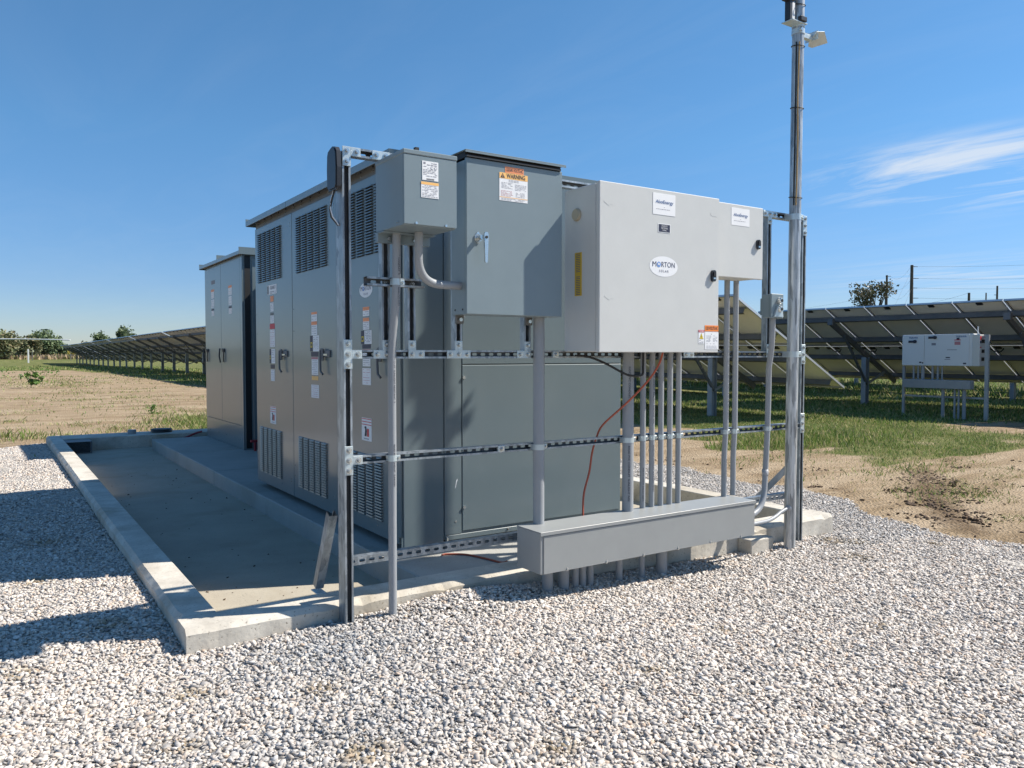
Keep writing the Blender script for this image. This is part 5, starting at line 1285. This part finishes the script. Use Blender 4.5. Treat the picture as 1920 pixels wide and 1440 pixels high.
# taller tuft between the mast and the array
n = 7000; p = np.stack([RNG.normal(10.4, 1.0, n), RNG.normal(7.9, .5, n)], -1); p = p[grass_mask(p[:, 0], p[:, 1]) > .4]; n = len(p); v_, c_ = blades(p, RNG.uniform(.04, .17, n), np.full(n, .012), GP, .7); VV.append(v_); CC_.append(c_)
gobj = quads_obj('grass', np.concatenate(VV), np.concatenate(CC_), 'grass_blades'); tag(gobj, 'green grass under and beside the solar rows', kind='stuff')
print('grass', sum(len(v_) for v_ in VV))
# thin weeds in the dirt on the left
VV, CC_ = [], []
for (n, cx, cy, sx, sy, hh, ww_) in ((3000, 3.55, 15.6, .5, .8, .12, .012), (300, 2.6, 14.7, .9, .22, .08, .012), (260, .7, 14.3, .35, .14, .06, .012), (260, .2, 14.5, .4, .3, .15, .012), (300, 3.0, 19, 1.6, 2.2, .06, .014), (400, 1.5, 24, 1.6, 4, .06, .02), (700, 2, 40, 2.2, 5, .09, .03), (160, 3.5, 15.3, .25, .6, .32, .008)):
    p = np.stack([RNG.normal(cx, sx, n), RNG.normal(cy, sy, n)], -1); p = p[~in_kerb(p[:, 0], p[:, 1], .1)]
    v_, c_ = blades(p, hh * RNG.uniform(.4, 1.4, len(p)), np.full(len(p), ww_), GP, .9); VV.append(v_); CC_.append(c_)
rs_ = random.Random(5)
for q in range(80):
    yy = 15 + 36 * rs_.random() ** 1.3; xx = rs_.uniform(.02 * yy, .23 * yy); k_ = yy / 16
    n = int(rs_.uniform(30, 130)); p = np.stack([RNG.normal(xx, rs_.uniform(.12, .4) * k_, n), RNG.normal(yy, rs_.uniform(.08, .25) * k_, n)], -1)
    v_, c_ = blades(p, .06 * RNG.uniform(.4, 1.5, n), np.full(n, .009 * k_), GP, 1.1); VV.append(v_); CC_.append(c_ * (1.0, .93, 1.0))
for q in range(46):
    xx = rs_.uniform(6.9, 14); yy = rs_.uniform(.44, .62) * xx
    n = int(rs_.uniform(20, 90)); p = np.stack([RNG.normal(xx, rs_.uniform(.06, .22), n), RNG.normal(yy, rs_.uniform(.05, .2), n)], -1); p = p[gravel_mask(p[:, 0], p[:, 1]) < .3]; n = len(p)
    v_, c_ = blades(p, .035 * RNG.uniform(.4, 1.5, n), np.full(n, .007), GP, 1.2); VV.append(v_); CC_.append(c_ * (1.0, .9, 1.0))
# sparse weeds right: dirt patch edges
for (n, cx, cy, sx, sy) in ((500, 9.0, 5.2, .7, .25), (260, 7.6, 4.0, .3, .2), (240, 8.3, 6.6, .5, .3)):
    p = np.stack([RNG.normal(cx, sx, n), RNG.normal(cy, sy, n)], -1); v_, c_ = blades(p, .05 * RNG.uniform(.4, 1.6, len(p)), np.full(len(p), .01), GP, .9); VV.append(v_); CC_.append(c_)
wo = quads_obj('weeds', np.concatenate(VV), np.concatenate(CC_), 'grass_blades'); tag(wo, 'sparse weeds growing in the bare dirt', kind='stuff')
# clods of dark mud in the wheel track on the right
n = 700; t = RNG.random(n); cx = 8.7 + (6.3 - 8.7) * t; cy = 4.75 + (3.2 - 4.75) * t
p = np.stack([cx + RNG.normal(0, .13, n), cy + RNG.normal(0, .20, n)], -1)
q = np.stack([RNG.uniform(5.9, 11, 160), RNG.uniform(3.4, 8.5, 160)], -1); q = q[(gravel_mask(q[:, 0], q[:, 1]) < .1)]
q2 = np.concatenate([np.stack([RNG.normal(a_, .10, 26), RNG.normal(b_, .07, 26)], -1) for a_, b_ in ((6.68, 4.7), (6.95, 5.0), (8.0, 5.6), (7.5, 4.45), (9.6, 4.9), (9.9, 4.5), (8.9, 4.15), (6.9, 5.5), (7.05, 7.3))]); q = np.concatenate([q, q2])
p = np.concatenate([p, q])
szs_ = RNG.uniform(.012, .048, len(p)) * np.where(np.arange(len(p)) < n, 1, .8)
mo = stone_field(p, szs_, np.zeros(len(p)), 'mud_clods'); mo.data.materials.clear(); mo.data.materials.append(MATS['mud']); tag(mo, 'dark clods of mud in the wheel track across the dirt', kind='stuff')

n = 90; p = np.stack([RNG.uniform(.9, 1.9, n), 3.85 + 8 * RNG.random(n) ** 1.6], -1)
co_ = stone_field(p, RNG.uniform(.006, .02, n), FZ + .002 - zg(p[:, 0], p[:, 1]), 'soil_crumbs'); co_.data.materials.clear(); co_.data.materials.append(MATS['mud']); tag(co_, 'small dark crumbs of soil on the basin floor', kind='stuff')
def leafy(loc, h_, w_, n, size, pal, seed, holes=.5, trunk=.35, flat=1., nclump=26):
    """leaf quads gathered in clumps on an uneven crown"""
    rg = np.random.default_rng(seed); cl = []
    while len(cl) < nclump:
        c = rg.uniform(-1, 1, 3)
        if np.linalg.norm(c) < 1 : cl.append(c * (w_ / 2, w_ / 2, h_ * (1 - trunk) / 2) * .82)
    cl = np.array(cl); ci = rg.integers(0, nclump, n); rad = rg.uniform(.14, .30, nclump) * w_
    d = rg.normal(size=(n, 3)); d /= np.linalg.norm(d, axis=1, keepdims=True); d *= rg.random((n, 1)) ** .45
    c = cl[ci] + d * rad[ci][:, None] * (1, 1, .8 * flat)
    c[:, 2] += h_ * (trunk + (1 - trunk) / 2); c[:, 2] = np.maximum(c[:, 2], h_ * .06)
    a = rg.normal(size=(n, 3)); a /= np.linalg.norm(a, axis=1, keepdims=True); b = np.cross(a, rg.normal(size=(n, 3))); b /= np.linalg.norm(b, axis=1, keepdims=True)
    s_ = size * rg.uniform(.5, 1.3, (n, 1)) / 2
    V = np.stack([c - a * s_, c - b * s_ * .6, c + a * s_, c + b * s_ * .6], 1)
    C = pal[rg.integers(0, len(pal), n)] * rg.uniform(.8, 1.2, (n, 1)) * (rg.uniform(.8, 1.15, nclump)[ci])[:, None]
    return V, C, cl
def tree(name, loc, h_, w_, n, size, pal, seed, label, group=None, trunk=.3, nclump=26, cat='tree'):
    t = thing(name, loc, label, cat, group); V, C, cl = leafy(loc, h_, w_, n, size, pal, seed, trunk=trunk, nclump=nclump)
    o = quads_obj('crown', V, C, 'leaves'); o.parent = t
    M = MB(); rr = random.Random(seed); top = (0, 0, h_ * .72)
    M.tube([(0, 0, -.3), (.02 * h_, 0, h_ * .25), (0, .02 * h_, h_ * .5), top], .03 * h_, 'bark', 8, radii=[.035 * h_, .028 * h_, .018 * h_, .006 * h_])
    for c in cl[:12]:
        z0_ = h_ * rr.uniform(.22, .5); M.tube([(0, 0, z0_), (c[0] * .5, c[1] * .5, (z0_ + c[2] + h_ * (trunk + (1 - trunk) / 2)) / 2), (c[0], c[1], c[2] + h_ * (trunk + (1 - trunk) / 2))], .01 * h_, 'bark', 6, radii=[.013 * h_, .008 * h_, .003 * h_])
    o = M.build('trunk'); o.parent = t; return t
PG = np.array([(.11, .155, .075), (.14, .19, .09), (.17, .21, .11), (.09, .13, .065)])  # far foliage greens, paled to put distance haze into the colour
PO = np.array([(.17, .195, .10), (.21, .22, .12), (.24, .235, .13), (.14, .165, .08), (.25, .21, .12)])
def far(px, dist, z_=.45):
    d = camdir(px, 664); hd = Vector((d.x, d.y, 0)).normalized(); return (hd.x * dist, hd.y * dist, z_)
TG = 'trees beyond the fence'
tree('tree', far(-2, 150), 4.81, 5.44, 3000, .55, PO, 1, 'olive green tree cut by the left edge of the picture', TG, trunk=.05)
tree('tree', far(55, 160), 4.01, 4.16, 2400, .5, PO, 2, 'smaller loose tree just left of the big round one', TG, trunk=.05)
tree('tree', far(84, 165), 4.95, 5.76, 4200, .5, PG * 1.15, 3, 'broad round tree at the far left horizon', TG, trunk=.05, nclump=34)
tree('tree', far(112, 170), 3.08, 2.88, 1500, .5, PG, 4, 'low bushy tree right of the broad round one', TG, trunk=.03)
tree('bush', far(30, 165), 1.74, 4.48, 1500, .5, PG, 5, 'low dark bush between the far left trees', TG, trunk=.0, cat='bush')
tree('tree', far(160, 200), 3.95, 2.08, 300, .5, PO, 6, 'thin nearly bare tree above the solar row end', TG, trunk=.3)
tree('bush', far(166, 190), 2.89, 2.40, 900, .5, PG, 12, 'round dark bush at the end of the left solar row', TG, trunk=0., cat='bush')
tree('tree', far(192, 175), 5.55, 4.16, 1900, .5, PG, 7, 'airy green tree above the left solar row', TG, trunk=.1)
tree('tree', far(233, 175), 6.69, 4.96, 4200, .5, PG * .85, 8, 'dense dark green tree above the left solar row', TG, trunk=.05, nclump=30)
tree('tree', far(1632, 95, -.06), 10.5, 4.6, 1500, .34, np.array([(.11, .11, .06), (.15, .13, .09), (.08, .085, .045)]), 9, 'sparse grey green tree above the right solar row', TG, trunk=.42, nclump=20)
tree('bush', far(1606, 95, -.06), 6.6, 3.2, 700, .34, PG * .8, 10, 'low dark crown left of the sparse tree above the right solar row', TG, trunk=.6, cat='bush')
# leafy weed plant in the dirt
def weed(loc, h_, w_, n, seed, label):
    t = thing('weed', loc, label, 'weed', 'leafy weeds'); V, C, cl = leafy(loc, h_, w_, n, .10 * (h_ / .5), np.array([(.10, .19, .04), (.15, .26, .06), (.07, .13, .03)]), seed, trunk=.1, nclump=9); o = quads_obj('leaves', V, C, 'leaves'); o.parent = t
    M = MB(); M.tube([(0, 0, -.05), (0, 0, h_ * .7)], .008, 'bark', 6); o = M.build('stem'); o.parent = t
weed((1.22, 31.5, zgf(1.22, 31.5)), .62, .62, 220, 21, 'leafy green weed standing alone in the left dirt')
weed((2.85, 18.0, zgf(2.85, 18)), .22, .34, 130, 22, 'small green weed near the back cabinet')
weed((.1, 45, zgf(.1, 45)), .5, 2.4, 260, 23, 'spreading weed clump at the left picture edge')
weed((2.6, 50, zgf(2.6, 50)), .5, 1.6, 200, 24, 'weed clump by the end of the left solar shade')
# tall field beyond the fence
n = 26000; p = np.stack([RNG.uniform(-45, 42, n), RNG.uniform(150, 205, n)], -1)
FPL = np.array([(.40, .30, .17), (.44, .34, .22), (.36, .27, .19), (.20, .22, .07)]); v_, c_ = blades(p, RNG.uniform(.5, 1.1, n), np.full(n, .30), FPL, .3)
n = 9000; p2 = np.stack([RNG.uniform(-45, 42, n), RNG.uniform(195, 215, n)], -1); v2, c2 = blades(p2, RNG.uniform(1.4, 2.3, n), np.full(n, .4), np.array([(.42, .34, .05), (.34, .30, .07), (.14, .17, .05)]), .3)
n = 3000; p3 = np.stack([RNG.uniform(-60, 60, n), RNG.uniform(215, 235, n)], -1); v3, c3 = blades(p3, RNG.uniform(1.8, 3.3, n), np.full(n, 1.2), PG, .3)
fo = quads_obj('tall_field', np.concatenate([v_, v2, v3]), np.concatenate([c_, c2, c3]), 'grass_blades'); tag(fo, 'tan and yellow tall field beyond the fence', kind='stuff')
# a far line of trees that reads as one mass, round the horizon on the unseen and right sides
n = 15000; ang = RNG.uniform(R(48), R(300), n); rad = RNG.uniform(330, 380, n); V = []
c = np.stack([np.sin(ang) * rad, np.cos(ang) * rad, RNG.random(n) ** 1.3 * (5 + 3 * np.sin(ang * 37) * np.sin(ang * 13))], -1)
a = RNG.normal(size=(n, 3)); a /= np.linalg.norm(a, axis=1, keepdims=True); b = np.cross(a, RNG.normal(size=(n, 3))); b /= np.linalg.norm(b, axis=1, keepdims=True)
V = np.stack([c - a * 1.3, c - b * 1.1, c + a * 1.3, c + b * 1.1], 1); C = PG[RNG.integers(0, 4, n)] * RNG.uniform(.8, 1.2, (n, 1))
to = quads_obj('far_woods', V, C, 'leaves'); tag(to, 'far woods on the horizon', kind='stuff')

# ---------------------------------------------------------------- fence, pipe, poles
fn = thing('wire_fence', (0, 140, .5), 'low wire fence with thin posts across the far left field', 'fence')
for i in range(16):
    x = -30 + i * 5.1; M = MB(); z0_ = zgf(x, 140); M.box(x - .04, x + .04, 139.96, 140.04, z0_ - .3, z0_ + 1.5, 'array_beam'); part(M, 'post', fn)
M = MB()
for z_ in (.25, .7, 1.1, 1.45): M.beam((-30, 140, .5 + z_), (46.5, 140, .5 + z_), .02, .02, 'wire')
part(M, 'wire', fn)
pp = far(53, 128, zgf(6, 120)); M = MB(); M.box(pp[0] - .09, pp[0] + .09, pp[1] - .09, pp[1] + .09, pp[2] - .3, pp[2] + 2.0, 'white_pipe', .01); M.box(pp[0] - .3, pp[0] + .3, pp[1] - .3, pp[1] + .3, pp[2] - .2, pp[2] + .06, 'white_pipe'); o = M.build('post', None, pp); o.name = 'white_post'; tag(o, 'square white post standing alone at the far left field', 'post')
pa = far(-60, 118, 3.15); pb = far(132, 112, 3.05); M = MB(); M.tube([pa, tuple((Vector(pa) + Vector(pb)) / 2 + Vector((0, 0, .06))), pb], .07, 'white_pipe', 10)
o = M.build('overhead_pipe', None, pa); tag(o, 'long thin white overhead pipe crossing the far left field', 'pipe')
def upole(px, py_top, dist, r, label, arms=()):
    d = camdir(px, py_top); k_ = dist / math.hypot(d.x, d.y); top = Vector((0, 0, 1.27)) + d * k_
    t = thing('utility_pole', (top.x, top.y, 0), label, 'utility pole', 'utility poles on the right horizon'); M = MB(); M.tube([(top.x, top.y, -.5), (top.x, top.y, top.z)], r, 'wood_pole', 10, radii=[r * 1.25, r * .8]); part(M, 'pole', t)
    rt = Vector((math.cos(YAW), -math.sin(YAW), 0)); ends = []
    for (py, l_) in arms:
        d2 = camdir(px, py); z_ = 1.27 + d2.z * dist / math.hypot(d2.x, d2.y); a = Vector((top.x, top.y, z_)); b = a + rt * l_
        M = MB(); M.beam(a - rt * .25, b, .10, .10, 'wood_pole'); M.tube([tuple(b), tuple(b + rt * .45)], .05, 'wire', 6); part(M, 'insulator_arm', t); ends.append(b + rt * .45)
    return top, ends
t1, e1 = upole(1710, 497, 150, .30, 'tallest utility pole above the right solar row', [(500, .5), (522, .7), (540, .5), (559, .7)])
t2, e2 = upole(1663, 516, 175, .24, 'utility pole beside the sparse tree', [(518, .3), (537, .5), (555, .4)])
upole(1660.5, 545, 180, .16, 'short thin pole hidden in the sparse tree')
t3, e3 = upole(1870, 536, 190, .22, 'thin utility pole near the right picture edge', [(553, -.6)])
t4, e4 = upole(1817, 549, 140, .22, 'short thick utility pole between the taller ones'); t5, e5 = upole(1849, 549, 220, .18, 'faint distant utility pole left of the right edge one', [(563, .5)])
def wirefn(pa, pb, sag, label):
    pa = Vector(pa); pb = Vector(pb); M = MB(); M.tube([tuple(pa.lerp(pb, t) + Vector((0, 0, -4 * sag * t * (1 - t)))) for t in [i / 10 for i in range(11)]], .013, 'wire', 4); o = M.build('power_line', None, tuple(pa)); tag(o, label, 'power line', 'power lines')
def wp(px, py, dist): d = camdir(px, py); k_ = dist / math.hypot(d.x, d.y); return Vector((0, 0, 1.27)) + d * k_
for i, (e, py) in enumerate(zip(e1, (490, 518, 537, 556))): wirefn(e, wp(2060, py, 150), .25, ['topmost', 'second', 'third', 'lowest'][i] + ' power line running right from the tallest pole')
for i, (a, b) in enumerate(zip(e2, e1)): wirefn(a, b - Vector((1.0, -.6, 0)), 1.2, ['upper', 'middle', 'lower'][i] + ' sagging power line between the two left poles')
wirefn(t1 - Vector((0, 0, .8)), wp(1672, 585, 140), .0, 'left guy wire of the tallest utility pole'); wirefn(t1 - Vector((0, 0, 4)), wp(1690, 585, 140), .0, 'right guy wire of the tallest utility pole')
wirefn(t4, wp(1700, 574, 140), .3, 'slack power line rising to the short thick pole')
wirefn(wp(1400, 590, 200), wp(1640, 555, 200), .5, 'faint power line left of the sparse tree')

# ---------------------------------------------------------------- tidy
for o in bpy.data.objects:
    if '_o' in o: del o['_o']
print('objects', len(bpy.data.objects))
